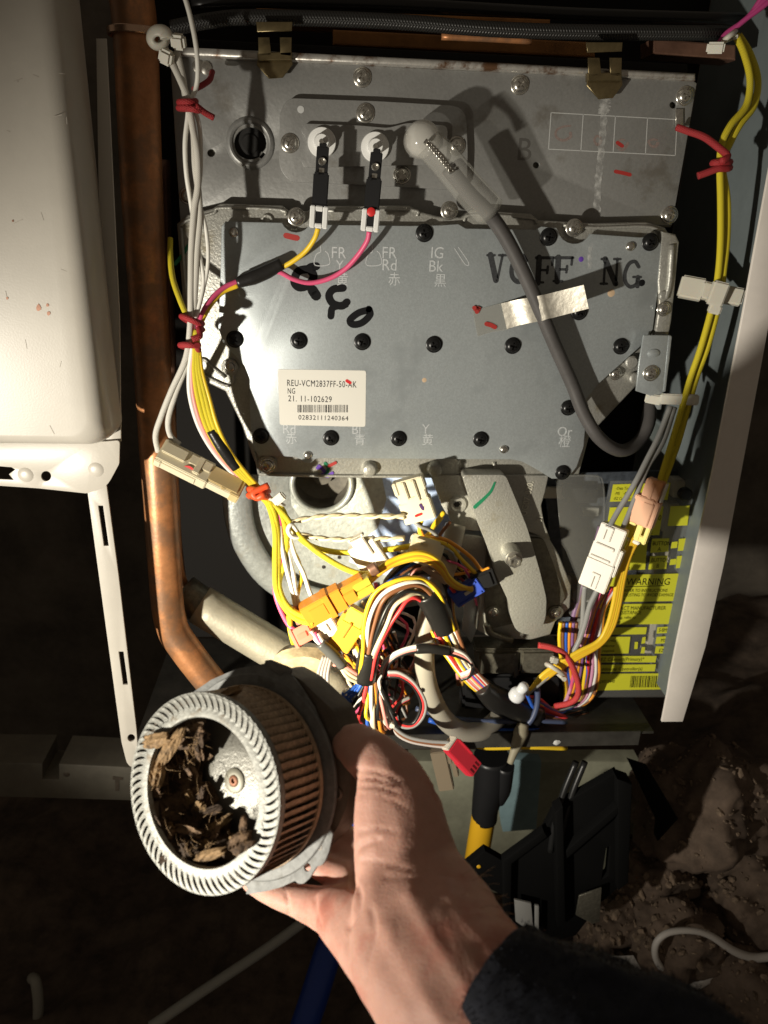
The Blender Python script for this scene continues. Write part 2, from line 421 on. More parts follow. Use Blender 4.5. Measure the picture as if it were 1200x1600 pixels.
# right front flange: a bent strip whose lower end stops short of the pan
plate('front_flange', [(1205, 250), (1240, 250), (1203, 500), (1160, 730), (1132, 880), (1103, 1010), (1067, 1128), (1034, 1128), (1043, 1082), (1048, 1050), (1075, 920), (1098, 810), (1115, 730), (1163, 480)], -30, 2, WHITEPAINT, ca, .4)
# left front flange with its slots
sl = lambda x0, y0, x1, y1, w: [(x0, y0), (x0+w, y0), (x1+w, y1), (x1, y1)]
plate('slotted_flange', [(128, 690), (158, 690), (166, 757), (185, 900), (213, 1140), (216, 1180), (206, 1200, 12), (198, 1192, 10), (190, 1160), (137, 770)], -31.5, 1.6, CREAMPAINT, ca, .3, [sl(153, 790, 162, 853, 8), sl(185, 1018, 192, 1070, 8), ring(205, 1153, 6, 14)], 1)
bpy.data.objects['slotted_flange']['label'] = 'cream slotted left front flange'
# white front cover leaning at the left
cv = thing('front_cover', 'cream enamelled pressed steel cover with chipped paint at left', 'cover', U(90, 760, -50))
def press():
    """pressed tray: bulging front, rolled edges, set-back bottom lip"""
    rows = []                                   # (inset right px, Y) from the front middle round the edge to the rear rim
    prof = [(0, -66), (8, -65.5), (16, -64), (22, -61.5), (26, -58), (29, -53), (31, -46), (32, -34)]
    bm = bmesh.new(); S = []
    xr = U(116, 500, -66).x; zb = U(60, 680, -66).z; zt = .20; xl = -.42
    for ins, Y in prof:
        e = ins*.00036; r = .012
        pts = [V((xl, Y/1000, zt)), V((xr+e, Y/1000, zt))]
        cx, cz = xr+e-r, zb-e*.8+r
        n = 8
        pts += [V((cx+r*math.cos(-a*math.pi/2/n), Y/1000, cz+r*math.sin(-a*math.pi/2/n))) for a in range(n+1)]
        pts.append(V((xl, Y/1000, zb-e*.8)))
        S.append([bm.verts.new(p) for p in pts])
    for a, b in zip(S, S[1:]):
        for i in range(len(a)-1): bm.faces.new((a[i], a[i+1], b[i+1], b[i]))
    bm.faces.new(S[0])
    bmesh.ops.recalc_face_normals(bm, faces=bm.faces)
    return bm
o = obj('pressed_front', press(), CREAMPAINT, cv); smooth_by_angle(o.data, 60)
plate('bottom_lip', [(-60, 690), (150, 690), (165, 690), (187, 688, 6), (186, 725), (166, 762, 26), (135, 771), (60, 763), (-60, 755)], -38, 1.4, CREAMPAINT, cv, .6, [[(-20, 727), (18, 730), (24, 734), (18, 738), (14, 741), (18, 746), (22, 750), (-20, 748)], ring(72, 744, 8, 16)], 3)
plate('side_rim', [(150, 60), (166, 60), (187, 500), (189, 690), (174, 700), (160, 690)], -35.5, 1.4, CREAMPAINT, cv, .4)
for x, y in ((40, 742), (150, 734)): lathe('dimple', [(5.5, -.5), (4.5, .4), (2, .8), (0, .9)], U(x, y, -38), CREAMPAINT, cv, seg=16)
for x, y, r in ((60, 481, 5), (74, 477, 2.5), (76, 490, 3), (11, 466, 2), (20, 345, 1.6)):
    plate('rust_chip', [(x+r*math.cos(a*.785)*random.uniform(.7, 1.2), y+r*1.2*math.sin(a*.785)*random.uniform(.7, 1.2)) for a in range(8)], -66.25, .2, BROWNPIPE, cv)
SCR = mat('fine_scratch', (.42, .385, .33), .6)
rs = random.Random(4)
for k in range(14):
    x, y = rs.uniform(4, 104), rs.uniform(60, 690); a = rs.uniform(-.5, .5)+(1.57 if rs.random() < .6 else 0); l = rs.uniform(3, 16)
    line([(x, y), (x+l*math.cos(a), y+l*math.sin(a))], rs.uniform(.5, 1.3), -66.1, SCR, cv, 'scratch', .05)
# pipes at the left
def pipe(name, label, pts, rpx, mt, cat='pipe', seg=20, group=None): return tag(wire(pts, rpx, mt, None, name, seg), label, cat, group)
pipe('copper_pipe', 'thick tarnished copper pipe running down beside the cream cover', [(203, -20, 8), (212, 60, 8), (222, 300, 8), (234, 500, 8), (248, 740, 8), (257, 880, 8), (266, 970, 8), (290, 1015, 6), (345, 1085, 0), (400, 1150, -5)], [28, 28, 28, 27, 27, 27, 27, 27, 27, 26], COPPER)
o = lathe('pipe_collar', [(15, -2), (15.5, -1.5), (15.5, 1.5), (15, 2)], U(211, 52, 8), mat('bright_copper', (.6, .4, .28), .25, .9), None, Matrix(), 24); tag(o, 'narrow solder ring round the top of the thick copper pipe', 'pipe collar')
pipe('thin_pipe', 'thin brown pipe running between the thick copper pipe and the metal plate', [(258, 250, 60), (262, 400, 58), (268, 560, 56), (270, 740, 54), (284, 900, 52), (300, 930, 55)], 7, BROWNPIPE, group=None)
pipe('thin_pipe', 'thin bright copper line close against the right side of the thick copper pipe', [(268, 640, 44), (274, 760, 43), (280, 880, 42), (292, 920, 44)], 6, COPPER)
t = thing('sleeved_pipe', 'pale grey sleeved pipe slanting down behind the fan', 'pipe', U(370, 980, 30))
obj('sleeve', tube_bm([U(312, 944, 36), U(380, 985, 30), U(470, 1040, 20), U(540, 1085, 12)], .0165, 8, 3), GREYFOAM, t)
obj('dark_end', tube_bm([U(285, 925, 40), U(312, 944, 36), U(330, 955, 34)], .0148, 12, 3), CASTD, t)
# top: hoses, timber, dark header
HZ = -.0
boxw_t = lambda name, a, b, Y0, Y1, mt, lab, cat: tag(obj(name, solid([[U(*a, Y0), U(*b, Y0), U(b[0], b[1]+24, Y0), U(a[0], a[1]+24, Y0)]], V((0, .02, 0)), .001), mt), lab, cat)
boxw_t('timber_batten', (250, 58), (1075, 100), 22, 40, DARK, 'black metal header strip above the plate', 'header')  # near-black header strip
boxw_t('timber_batten', (400, 12), (860, 30), 70, 90, WOODO, 'orange brown timber batten behind the black hoses at top', 'timber')
boxw_t('timber_batten', (520, 46), (930, 66), 50, 70, WOODO, 'orange brown timber strip below the black hoses', 'timber')
boxw_t('timber_batten', (1020, 60), (1150, 70), 30, 50, BROWNPIPE, 'small brown timber end at the top right corner', 'timber')
bpy.data.objects['timber_batten'].name = 'header_strip'
pipe('black_hose', 'black braided hose crossing the top, nearest the plate', [(268, 44, 5), (330, 32, 4), (400, 27, 4), (600, 33, 4), (760, 45, 4), (900, 50, 6), (1130, 52, 8)], 11, HOSEB, 'hose', 12)
pipe('black_hose', 'plain black cable running above the braided hose', [(300, 6, 20), (420, 2, 20), (640, 8, 20), (900, 22, 22), (1160, 30, 24)], 9, BLACKW, 'hose', 12)
pipe('copper_rod', 'short pink copper rod beside the hose over the plate', [(690, 57, 30), (760, 60, 30), (830, 64, 32)], 5, COPPER, 'rod', 10)
for (x, y), lab in (((430, 92), 'bronze spring clip gripping the plate top at left'), ((946, 124), 'darker bronze spring clip above the white water streak')):
    t = thing('spring_clip', lab, 'clip', U(x, y, 10), 'bronze spring clips on the plate rim')
    s = 1.0
    plate('clip_tongue', [(x-28, y), (x+26, y-2), (x+27, y+9), (x+12, y+29), (x-10, y+31), (x-29, y+10)], 8.5, 1.2, BRONZE, t, .3)
    plate('clip_leg', [(x-27, y-34), (x-9, y-34), (x-6, y-6), (x-26, y-4)], 6, 1.2, BRONZE, t, .3)
    plate('clip_leg', [(x+7, y-34), (x+26, y-34), (x+25, y-4), (x+8, y-6)], 6, 1.2, BRONZE, t, .3)
    plate('clip_loop', [(x-30, y-58), (x+27, y-58), (x+26, y-44), (x-28, y-42)], -7, 1.2, BRONZE, t, .3)
    obj('clip_bend', solid([[U(x-28, y-10, 6), U(x+26, y-12, 6), U(x+26, y+2, 6), U(x-28, y+3, 6)]], V((0, .004, 0)), .0006), BRONZE, t)
# ------------------------------------------------------------ burner plate and electrode plate
bp = thing('burner_plate', 'grey steel burner plate along the top with a printed box grid', 'metal plate', U(680, 340, 15))
PB = plate('plate_sheet', [(266, 96), (276, 88, 4), (680, 108), (1083, 126), (1089, 130, 4), (1070, 240), (1050, 352), (282, 352)], 15, 2, STEEL, bp, .7, [ring(391, 224, 25, 24), ring(330, 239, 6, 10), ring(838, 258, 5, 10), ring(1052, 164, 5.5, 10), ring(410, 243, 5, 10)], 0)
plate('box_side', [(270, 92), (1086, 130), (1048, 355), (284, 352)], 19.5, 60, CASTD, bp, 0)
b = solid([[U(272, 72, 11), U(700, 93, 11), U(1088, 114, 11), U(1088, 126, 11), U(700, 107, 11), U(272, 87, 11)]], V((0, .012, 0)), .002, 3)
o = obj('rolled_rim', b, mat('rusting_rim', (.55, .53, .49), .35, .5, .15, 200, .3, 200, dirt=(.16, .085, .045), ds=55, dt=.56), bp); smooth_by_angle(o.data, 60)
lathe('eyelet', [(10.6, -1.5), (10.6, .6), (11.2, 1.6), (12.4, 2.1), (13.8, 1.6), (14.8, .4), (15, -.3)], U(391, 224, 15), STEEL, bp, seg=32)
lathe('socket', [(11.2, 0), (11.2, -1), (6, -1.2), (5, -.4), (0, -.6)], U(391, 224, 17.4), DARK, bp, seg=24)  # near-black disc stands in for the shade inside the eyelet hole
for x, y in ((566, 121), (812, 133), (1070, 150), (1046, 336)): screw(x, y, 15, bp)
screw(293, 306, 15, bp, s=.9)
for x, y in ((310, 104), (322, 106)): lathe('weld_bead', [(4, -.5), (3.4, 1), (1.5, 1.6), (0, 1.7)], U(x, y, 15), ZINC, bp, seg=12)
plate('earth_tab', [(1056, 170), (1068, 170), (1068, 198), (1056, 198)], 13.6, 1, ZINC, bp, .3)
g = [(861, 176), (1058, 187), (1055, 243), (857, 233), (861, 176)]
for a, b in zip(g, g[1:]): line([a, b], 1.3, 15, ETCH, bp)
for k in (.255, .51, .765): line([(861+197*k, 176+11*k), (857+198*k, 233+10*k)], 1.3, 15, ETCH, bp)
SM = mat('faint_red_stamp', (.30, .235, .215), .5, .35, .3, 900)
for x, y, r in ((882, 208, 15), (934, 220, 8), (972, 224, 11), (1022, 224, 10)):
    line([(x+r*math.cos(a*.9)*random.uniform(.5, 1), y+r*math.sin(a*.9)*random.uniform(.5, 1)) for a in range(7)], [5, 3], 15, SM, bp, 'stamp_mark')
line([(962, 268), (972, 270), (984, 273)], 6, 15, REDINK, bp, 'marker_dash')
line([(965, 223), (972, 228)], 6, 15, REDINK, bp, 'marker_dash')
text('B', 805, 250, 32, 15, mat('faint_grey_ink', (.17, .165, .155), .5, .3), bp, .03)
def ragged(pts, w0, Y, mt, parent, name):
    P = [U(x, y, Y) for x, y in pts]; Q = catmull(P, 14); bm = bmesh.new(); A = []; B = []
    for i, q in enumerate(Q):
        s = px(q)*w0*(.5+.5*noise.noise(V((i*.45, 1, 0)))+.25); s2 = px(q)*w0*(.5+.5*noise.noise(V((i*.45, 7, 0)))+.25)
        A.append(bm.verts.new(q+V((-s, -.0001, 0)))); B.append(bm.verts.new(q+V((s2, -.0001, 0))))
    for i in range(len(A)-1): bm.faces.new((A[i], B[i], B[i+1], A[i+1]))
    return obj(name, bm, mt, parent)
ragged([(946, 150), (944, 170), (940, 230), (935, 280), (932, 333)], 7, 14.9, STREAK, bp, 'water_streak')
ragged([(946, 152), (945, 160), (943, 178)], 11, 14.85, STREAK, bp, 'water_streak')

ep = thing('electrode_plate', 'small raised steel electrode plate holding two white ceramic insulators', 'metal plate', U(590, 290, 12))
plate('plate_sheet', [(450, 153, 22), (590, 158), (728, 166, 24), (731, 240), (729, 298, 20), (590, 290), (452, 284, 28), (436, 262, 20), (437, 175, 16)], 9.6, 5.2, STEEL, ep, 2.4, (), 10, 4)
plate('pressed_field', [(475, 193, 8), (560, 196), (606, 200, 8), (636, 192, 8), (700, 196, 10), (697, 258, 8), (640, 258), (475, 262, 8), (471, 250, 5), (478, 240, 5), (478, 215, 5), (470, 205, 4)], 6, 3.6, STEEL, ep, 2.0, (), 6, 4)
for x, y in ((571, 177), (453, 224), (628, 273), (713, 228)): screw(x, y, 9.6, ep)
lathe('rivet_spot', [(2.2, -.2), (2, .25), (0, .3)], U(470, 171, 9.6), ETCH, ep, seg=14)
for x, y in ((503, 223), (586, 230)):
    lathe('insulator', [(8.6, -1), (8.6, 2.2), (8.2, 2.8), (5.2, 3.0), (4.8, 3.4), (4.5, 9), (4.0, 10), (0, 10)], U(x, y, 6), CERAM, ep, seg=28)
    lathe('electrode_pin', [(1.6, 0), (1.6, 9), (1.2, 10), (0, 10)], U(x, y, -4), ZINC, ep, seg=12)
for (x0, y0), (x1, y1), lab, c in (((505, 226), (497, 357), 'left black flame rod terminal with plain white collar and yellow wire', YEL), ((589, 235), (577, 362), 'right black flame rod terminal with red dot and pink wire', PINK)):
    t = thing('flame_rod_terminal', lab, 'terminal', U(x1, y1, -14), 'black flame rod terminals')
    M = frame(U(x0, y0, -13.5), U(x1, y1, -16)); mm = px(U(x0, y0, -12))*1000; ln = (U(x1, y1, -16)-U(x0, y0, -13.5)).length*1000
    boxes('contact_blade', M, [(1, 18, -3.6, 3.6, -1, .6), (-1, 2, -2.2, 2.2, -1, .6)], BLACKCON, t)
    lathe('eyelet', [(2.4, 0), (2.4, .8), (1.9, 1.4), (1.3, 1.2), (1.1, .4), (0, .3)], M @ V((.009, 0, .0008)), ZINC, t, M, 14)
    boxes('slot_plate', M, [(12.5, 15, -1.6, 1.6, .5, .9)], ZINC, t)
    boxes('housing', M, [(15.5, ln-13.5, -4.6, 4.6, -3, 2.6), (ln-14, ln-1, -5.0, 5.0, -2, 2.4), (15, 17, -4, -1.4, 2.4, 3.2), (15, 17, 1.4, 4, 2.4, 3.2)], BLACKCON, t, .0006)
    boxes('collar', M, [(ln-12.5, ln, -5.4, -2.2, -3, 3.6), (ln-12.5, ln, 2.2, 5.4, -3, 3.6), (ln-12.5, ln-9.5, -2.3, 2.3, -3, 3.5), (ln-2.8, ln, -2.3, 2.3, -3, 3.5), (ln-9.6, ln-2.7, -2.3, 2.3, -3, -1)], CERAM if c is YEL else CERAM, t, .0005)
    if c is PINK: lathe('red_dot', [(2.6, 0), (2.2, .25), (0, .3)], M @ V(((ln-11)/1000, 0, .0036)), mat('bright_red_ink', (.65, .03, .03), .4), t, M, 14)
# silicone boot on the ignition electrode
t = thing('ignition_boot', 'milky translucent silicone boot bent over the ignition electrode', 'boot', U(662, 216, -10))
P = [U(662, 216, -8), U(662, 216, -20), U(670, 224, -25), U(695, 250, -24), U(730, 292, -20), U(765, 330, -15)]
obj('boot_sleeve', tube_bm(P[2:], [.0088, .0094, .0096, .0098], 20, 6), SILIT, t, True)
lathe('boot_cap', [(10, -20), (10.4, -12), (10.2, -4), (9.4, 0), (7.2, 3), (4, 4.6), (0, 5.2)], U(662, 216, -22), SILI, t, seg=28, ang=70)
obj('core_pin', tube_bm([U(664, 220, -31), U(690, 245, -33), U(706, 270, -32)], .0016, 8, 3), ZINC, t)
obj('spring', tube_bm([U(668, 222, -34)+(U(706, 268, -35)-U(668, 222, -34))*(i/40)+V((.0012*math.cos(i*1.6), 0, .0012*math.sin(i*1.6))) for i in range(41)], .0005, 5, 2), ZINC, t)
tag(wire([(700, 262, -21), (735, 305, -18), (765, 335, -14), (795, 380, -13), (830, 452, -12), (865, 535, -11), (893, 598, -10), (913, 648, -12), (938, 686, -14), (970, 704, -8), (998, 690, 2), (1014, 660, 10), (1016, 630, 20)], 10.8, CABLE, None, 'ignition_cable', 16), 'thick dark grey ignition cable curving down across the cover', 'cable')
# ------------------------------------------------------------ cast manifold and its cover sheet
mf = thing('cast_manifold', 'die cast aluminium manifold body framing the galvanised cover sheet', 'casting', U(560, 748, 20))
plate('frame_casting', [(276, 350, 8), (292, 336), (332, 326, 8), (344, 318, 6), (440, 321, 6), (452, 330), (480, 330), (492, 322), (640, 321), (655, 330), (684, 338, 6), (720, 340, 6), (735, 328), (830, 334), (842, 344), (930, 349), (1010, 347), (1040, 356, 8), (1054, 378, 10), (1052, 440), (1042, 500), (1036, 560), (960, 640), (922, 680), (905, 742), (500, 747), (408, 745), (395, 715), (378, 665, 20), (352, 612, 16), (306, 590, 10), (298, 545), (286, 480)], 5.5, 30, CAST, mf, 1.4)
def rib(pts, rpx, Y=5.0, name='rib', mt=CAST, parent=None): return wire([(x, y, Y) for x, y in pts], rpx, mt, parent or mf, name, 8, 4)
rib([(282, 352), (296, 343), (334, 333), (346, 325), (438, 328), (446, 337)], 2.6)
rib([(494, 330), (640, 328), (652, 338)], 2.6)
rib([(724, 347), (738, 336), (828, 341), (838, 350)], 2.6)
rib([(880, 352), (930, 356), (1008, 354), (1034, 362)], 2.6)
rib([(283, 356), (292, 470), (303, 540)], 2.6)
rib([(310, 582), (352, 602), (365, 596), (362, 572)], 2.2, 4.5)
rib([(322, 566), (352, 590)], 2.2, 4.5)
rib([(405, 741), (560, 744), (738, 744), (772, 742)], 2.6, 5)
rib([(398, 706), (405, 741)], 2.2, 5)
rib([(772, 742), (772, 722)], 2.4, 5)
for x, y, r in ((316, 571, 5.4), (360, 573, 5.8), (303, 512, 4.4), (418, 725, 7), (417, 345, 4), (300, 560, 4)):
    lathe('boss', [(r, -3), (r, 1.4), (r-.5, 2.0), (r*.62, 2.0), (r*.55, 1.2), (r*.5, -1), (0, -1)], U(x, y, 5.5), CAST, mf, seg=20)
screw(418, 727, 3.4, mf, s=.95); screw(360, 573, 3.5, mf, SCREWZ, .7)
for x in (577, 679): lathe('round_boss', [(6.2, -2), (6.0, 1), (5.2, 3), (4.6, 4.4), (3.6, 5.0), (0, 5.2)], U(x, 732, 5.5), CAST, mf, seg=24)
for pts, mt in (([(498, 728), (506, 735), (512, 744)], PURPINK), ([(504, 741), (512, 744), (519, 739)], PURPINK), ([(508, 724), (513, 732), (508, 742)], GREENINK), ([(514, 728), (524, 723)], REDINK), ([(496, 731), (503, 731)], PURPINK)):
    line(pts, 5, 5.2, mt, mf, 'marker_dash', .3)
line([(773, 754), (765, 770), (742, 792)], [3, 6], -9.2, GREENINK, mf, 'marker_dash', .2)
line([(274, 412), (284, 400), (294, 384)], 6, 5.3, GREENINK, mf, 'marker_dash', .2)
# the right arm with its long raised slot
plate('side_arm', [(1036, 362), (1056, 366, 6), (1062, 378, 6), (1057, 430), (1050, 500), (1044, 530), (1022, 530), (1030, 480), (1028, 440)], -1, 6, CAST, mf, 1.2)
rib([(1050, 382), (1046, 440), (1040, 466)], 4.5, -1.4)
lathe('boss', [(3.6, -1), (3.4, 1), (2.6, 1.8), (0, 1.9)], U(1037, 462, -1), CAST, mf, seg=16)
screw(1037, 483, -2.0, mf, s=.85)

cs = thing('cover_sheet', 'galvanised cover sheet with paper label, stamped colour codes and black marker numbers', 'cover', U(640, 700, 0))
def notch(cx, cy, r, a0, a1, n=7): return [(cx+r*math.cos(math.radians(a0+(a1-a0)*i/n)), cy+r*math.sin(math.radians(a0+(a1-a0)*i/n))) for i in range(n+1)]
outl = [(346, 354), (352, 346), (438, 348)]+notch(463, 339, 24, 158, 22, 8)+[(494, 351), (640, 353), (690, 352), (716, 350), (728, 357), (836, 359), (846, 354), (870, 356)]+notch(898, 354, 27, 168, 25, 8)+[(930, 366), (1000, 371), (1022, 369), (1033, 381), (1030, 440), (1020, 515), (1000, 542), (935, 600), (908, 634), (915, 664), (912, 698), (901, 730), (886, 748), (862, 748), (836, 732), (815, 721), (800, 718), (500, 716)]+notch(481, 711, 13, 30, 150, 6)+[(460, 714), (404, 712), (396, 700), (391, 664), (390, 592), (382, 572), (348, 534), (341, 512), (344, 440)]
SHT = plate('sheet', outl, 0, 2.0, GALV, cs, .35)
for x, y in ((367, 530), (467, 532), (566, 534), (678, 538), (801, 540), (970, 541), (408, 681), (517, 684), (623, 685), (751, 686), (879, 738), (888, 637), (905, 487), (663, 364), (857, 370), (1016, 378)): screw(x, y, 0, cs, SCREWB)
for x, y in ((463, 339), (702, 329), (897, 356)): screw(x, y, 2.5, mf)
for x, y in ((365, 363), (985, 385), (481, 711), (787, 702)): lathe('rivet', [(3.1, -.3), (3.0, .6), (2.4, 1.5), (1.3, 2.0), (0, 2.1)], U(x, y, 0), ZINC, cs, seg=18)
EMB = mat('lit_stamped_steel', (.66, .69, .70), .35, .35, .2, 900)  # lighter than the sheet: lit edges of the stamping painted in
for s, x, y, sz in (('FR', 517, 403, 17), ('Y', 525, 422, 15), ('黄', 525, 444, 15), ('FR', 596, 403, 17), ('Rd', 596, 422, 17), ('赤', 606, 444, 15), ('IG', 672, 403, 17), ('Bk', 669, 424, 17), ('黒', 678, 446, 15),
                    ('Rd', 441, 677, 15), ('赤', 446, 692, 14), ('Bl', 549, 678, 15), ('青', 553, 694, 14), ('Y', 659, 677, 15), ('黄', 659, 694, 14), ('Or', 870, 681, 15), ('橙', 872, 697, 15)):
    text(s, x, y, sz, -.05, EMB, SHT, .12, .92)
for dx in (0, 81):
    line([(500+dx, 381), (501+dx, 393), (494+dx, 398), (492+dx, 414), (514+dx, 413), (513+dx, 398), (508+dx, 392)], 1.3, -.02, EMB, SHT, 'stamped_symbol', .14)
line([(710, 388), (727, 413), (732, 410), (716, 386)], 1.3, -.02, EMB, SHT, 'stamped_symbol', .14)
# marker numbers  0.40
line([(484, 420), (466, 424), (460, 440), (468, 449), (482, 445), (490, 432), (484, 419), (494, 416)], 13, -.02, INK, SHT, 'marker_number')
line([(488, 453), (494, 462)], 16, -.02, INK, SHT, 'marker_number')
line([(536, 450), (521, 452), (514, 462), (520, 474), (534, 478), (542, 472)], 12, -.02, INK, SHT, 'marker_number')
line([(540, 476), (528, 478), (519, 482), (517, 494)], 11, -.03, INK, SHT, 'marker_number')
line([(577, 484), (560, 489), (547, 500), (552, 507), (566, 504), (578, 492), (576, 483)], 11, -.02, INK, SHT, 'marker_number')
# stencilled capitals: thick and thin strokes with slab serifs
def stencil(ch, x, y, w, h):
    def L(a, b, t): line([(x+a[0]*w, y+a[1]*h), (x+b[0]*w, y+b[1]*h)], t, -.02, STAMP, SHT, 'stencil_letter')
    if ch == 'V': L((.12, 0), (.42, 1), 9); L((.8, 0), (.5, 1), 4); L((-.05, .02), (.35, .02), 4); L((.6, .02), (.98, .02), 4)
    if ch == 'F': L((.25, 0), (.18, 1), 9); L((.1, .02), (1, .02), 5); L((.97, .02), (.93, .3), 4); L((.25, .5), (.7, .5), 4); L((.7, .36), (.66, .62), 4); L((0, .98), (.45, .98), 4)
    if ch == 'N': L((.2, 0), (.12, 1), 4); L((.2, .02), (.78, .98), 9); L((.88, 0), (.8, 1), 4); L((0, .02), (.3, .02), 4); L((.7, .02), (1.05, .02), 4); L((-.05, .98), (.3, .98), 4)
    if ch in 'CG':
        line([(x+a*w, y+b*h) for a, b in ((.92, .22), (.7, .02), (.35, .1), (.1, .45), (.12, .8), (.4, 1.0), (.75, .92), (.9, .72))], [5, 9] if ch == 'C' else 6, -.02, STAMP, SHT, 'stencil_letter')
        if ch == 'G': L((.88, .62), (.84, .98), 7); L((.6, .62), (1.05, .62), 4)
for ch, x, y, w, h in (('V', 763, 398, 28, 40), ('C', 797, 398, 28, 42), ('F', 835, 402, 30, 40), ('F', 865, 402, 30, 38), ('N', 940, 404, 28, 40), ('G', 974, 408, 26, 40)): stencil(ch, x, y, w, h)
lathe('ink_dot', [(2.2, 0), (2, .08), (0, .1)], U(1003, 442, -.02), INK, cs, seg=14)
lathe('ink_dot', [(1.7, 0), (1.5, .08), (0, .1)], U(908, 405, -.02), PURPINK, cs, seg=14)
for x, y, r in ((955, 458, 2.5), (663, 594, 1.6)): lathe('tan_spot', [(r, 0), (r-.2, .05), (0, .06)], U(x, y, 0), mat('tan_spot', (.55, .40, .26), .6), cs, seg=14)
line([(447, 368), (455, 370), (464, 372)], 9, -.02, REDINK, cs, 'marker_dash')
ragged([(925, 380), (921, 395), (922, 420)], 4, -.1, STREAK, cs, 'water_streak')
# paper label
lb = thing('paper_label', 'white paper label with serial number and barcode on the cover sheet', 'label', U(502, 667, -.1))
pap = plate('paper', [(434, 577), (572, 579), (571, 667), (437, 664)], -.22, .2, PAPER, lb, 0, (), 4)
for s, x, y, sz, ft in (('REU-VCM2837FF-50-AK', 448, 603, 10, 109), ('NG', 449, 615, 9, 12), ('21. 11-102629', 450, 627, 9.5, 68), ('02832111240364', 466, 655.5, 7.4, 78)):
    text(s, x, y, sz, -.3, INK, pap, .02, rot=-.4, sp=1.12, fit=ft)
bm = bmesh.new(); x = 465.0
while x < 543:
    wd = random.choice((.7, .7, 1.1, 1.6)); vs = [bm.verts.new(U(a, b, -.3)) for a, b in ((x, 632.6+x*0), (x+wd, 632.7), (x+wd, 644.5), (x, 644.3))]; bm.faces.new(vs); x += wd+random.choice((.8, .8, 1.3, 1.8))
obj('barcode', bm, INK, pap)
line([(542, 595), (547, 598)], 5, -.3, mat('bright_red_ink', (.65, .03, .03), .4), pap, 'red_dot')
# aluminium tape over the cable
t = thing('tape_strip', 'silver foil tape strip holding the grey cable against the cover', 'tape', U(840, 500, -8))
def strip(name, C2, mt):
    bm = bmesh.new(); R = []
    for x0, y0, Y0, x1, y1, Y1 in C2: R.append([bm.verts.new(U(x0, y0, Y0)), bm.verts.new(U(x1, y1, Y1))])
    for a, b in zip(R, R[1:]): bm.faces.new((a[0], b[0], b[1], a[1]))
    bmesh.ops.subdivide_edges(bm, edges=list(bm.edges), cuts=1)
    bmesh.ops.recalc_face_normals(bm, faces=bm.faces)
    bmesh.ops.solidify(bm, geom=list(bm.faces), thickness=.00015)
    o = obj(name, bm, mt, t); smooth_by_angle(o.data, 24); return o
strip('clear_end', [(738, 486, -.5, 746, 526, -.5), (762, 479, -.7, 768, 519, -.7), (785, 473, -1, 795, 515, -1)], TAPE)
strip('foil', [(783, 474, -1.2, 792, 514, -1.2), (800, 470, -3.5, 812, 508, -3.5), (820, 466, -8, 831, 504, -8), (838, 463, -16, 848, 501, -16), (846, 461, -17.2, 856, 498, -17.2), (852, 460, -17.2, 862, 497, -17.2), (880, 453, -21, 889, 490, -21), (912, 445, -27, 920, 482, -26.5)], FOIL)
for q in ([(741, 481), (746, 485), (748, 480), (745, 487)], [(760, 506), (767, 508), (773, 511)]): line(q, 7, -.95, REDINK, t, 'marker_dash', .3)
# right bracket
t = thing('corner_bracket', 'small galvanised corner bracket with oval dimple and one screw beside the yellow wires', 'bracket', U(1025, 620, -6))
plate('bracket_plate', [(1006, 524, 4), (1049, 524, 3), (1047, 560), (1038, 612), (1033, 640, 8), (1028, 640, 6), (1015, 618), (994, 611, 6), (998, 570)], -6, 1.5, GALV, t, .4)
plate('bracket_side', [(1045, 524), (1050, 526), (1040, 612), (1036, 612)], -6.3, 10, GALV, t, .3)
o = lathe('oval_dimple', [(4.4, -.5), (4, .7), (2.4, 1.4), (0, 1.6)], U(1021, 552, -6), GALV, t, seg=18); o.scale = (1, 1, .7)
screw(1017, 583, -6, t)
# small boss cluster left of the bracket
for x, y, r in ((985, 565, 4.5), (990, 590, 4)): lathe('boss', [(r, -2), (r, 3), (r-1, 4), (0, 4.2)], U(x, y, 4), CAST, mf, seg=18)
screw(962, 584, 3.5, mf, s=.8)
# ------------------------------------------------------------ lower gas inlet casting
gc = thing('gas_inlet_casting', 'die cast gas inlet elbow with raised channel and large bolt below the cover', 'casting', U(815, 990, 10))
plate('back_web', [(672, 742), (858, 742), (852, 770), (846, 790), (850, 815), (860, 843), (815, 828), (800, 840), (770, 832), (712, 828), (690, 790)], 3.5, 8, CAST, gc, 1)
plate('channel', [(722, 742), (790, 742), (808, 785), (824, 825), (843, 890), (854, 935), (853, 965, 14), (845, 985, 14), (826, 993, 16), (806, 986, 12), (797, 960), (797, 945), (776, 900), (760, 850), (740, 800)], -9, 22, CAST, gc, 4.2, (), 8, 4)
lathe('hex_boss', [(6.8, -2), (6.8, 1.5), (6.2, 2.2), (4.4, 2.3), (4.0, 1.6), (3.2, .6), (0, .5)], U(714, 788, 3.5), CAST, gc, seg=26)
lathe('socket_hole', [(2.4, 0), (2.2, .2), (0, .2)], U(714, 788, 2.6), DARK, gc, seg=6)
M = frame(U(796, 862, -8), U(807, 884, -30)); ln = (U(796, 862, -8)-U(807, 884, -30)).length*1000
lathe('bolt_boss', [(7.4, -8), (6.6, ln*.55), (6.2, ln*.62), (0, ln*.62)], U(796, 860, -8), CAST, gc, Matrix((M.col[1].xyz, M.col[2].xyz, M.col[0].xyz)).transposed().to_4x4(), 24)
bz = M.col[0].xyz; Mb = Matrix((M.col[1].xyz, M.col[2].xyz, bz)).transposed().to_4x4(); bpnt = U(796, 860, -8)+bz*(ln*.62/1000)
lathe('bolt_flange', [(6.2, 0), (6.2, 1), (5, 1.6), (0, 1.6)], bpnt, ZINC, gc, Mb, 24)
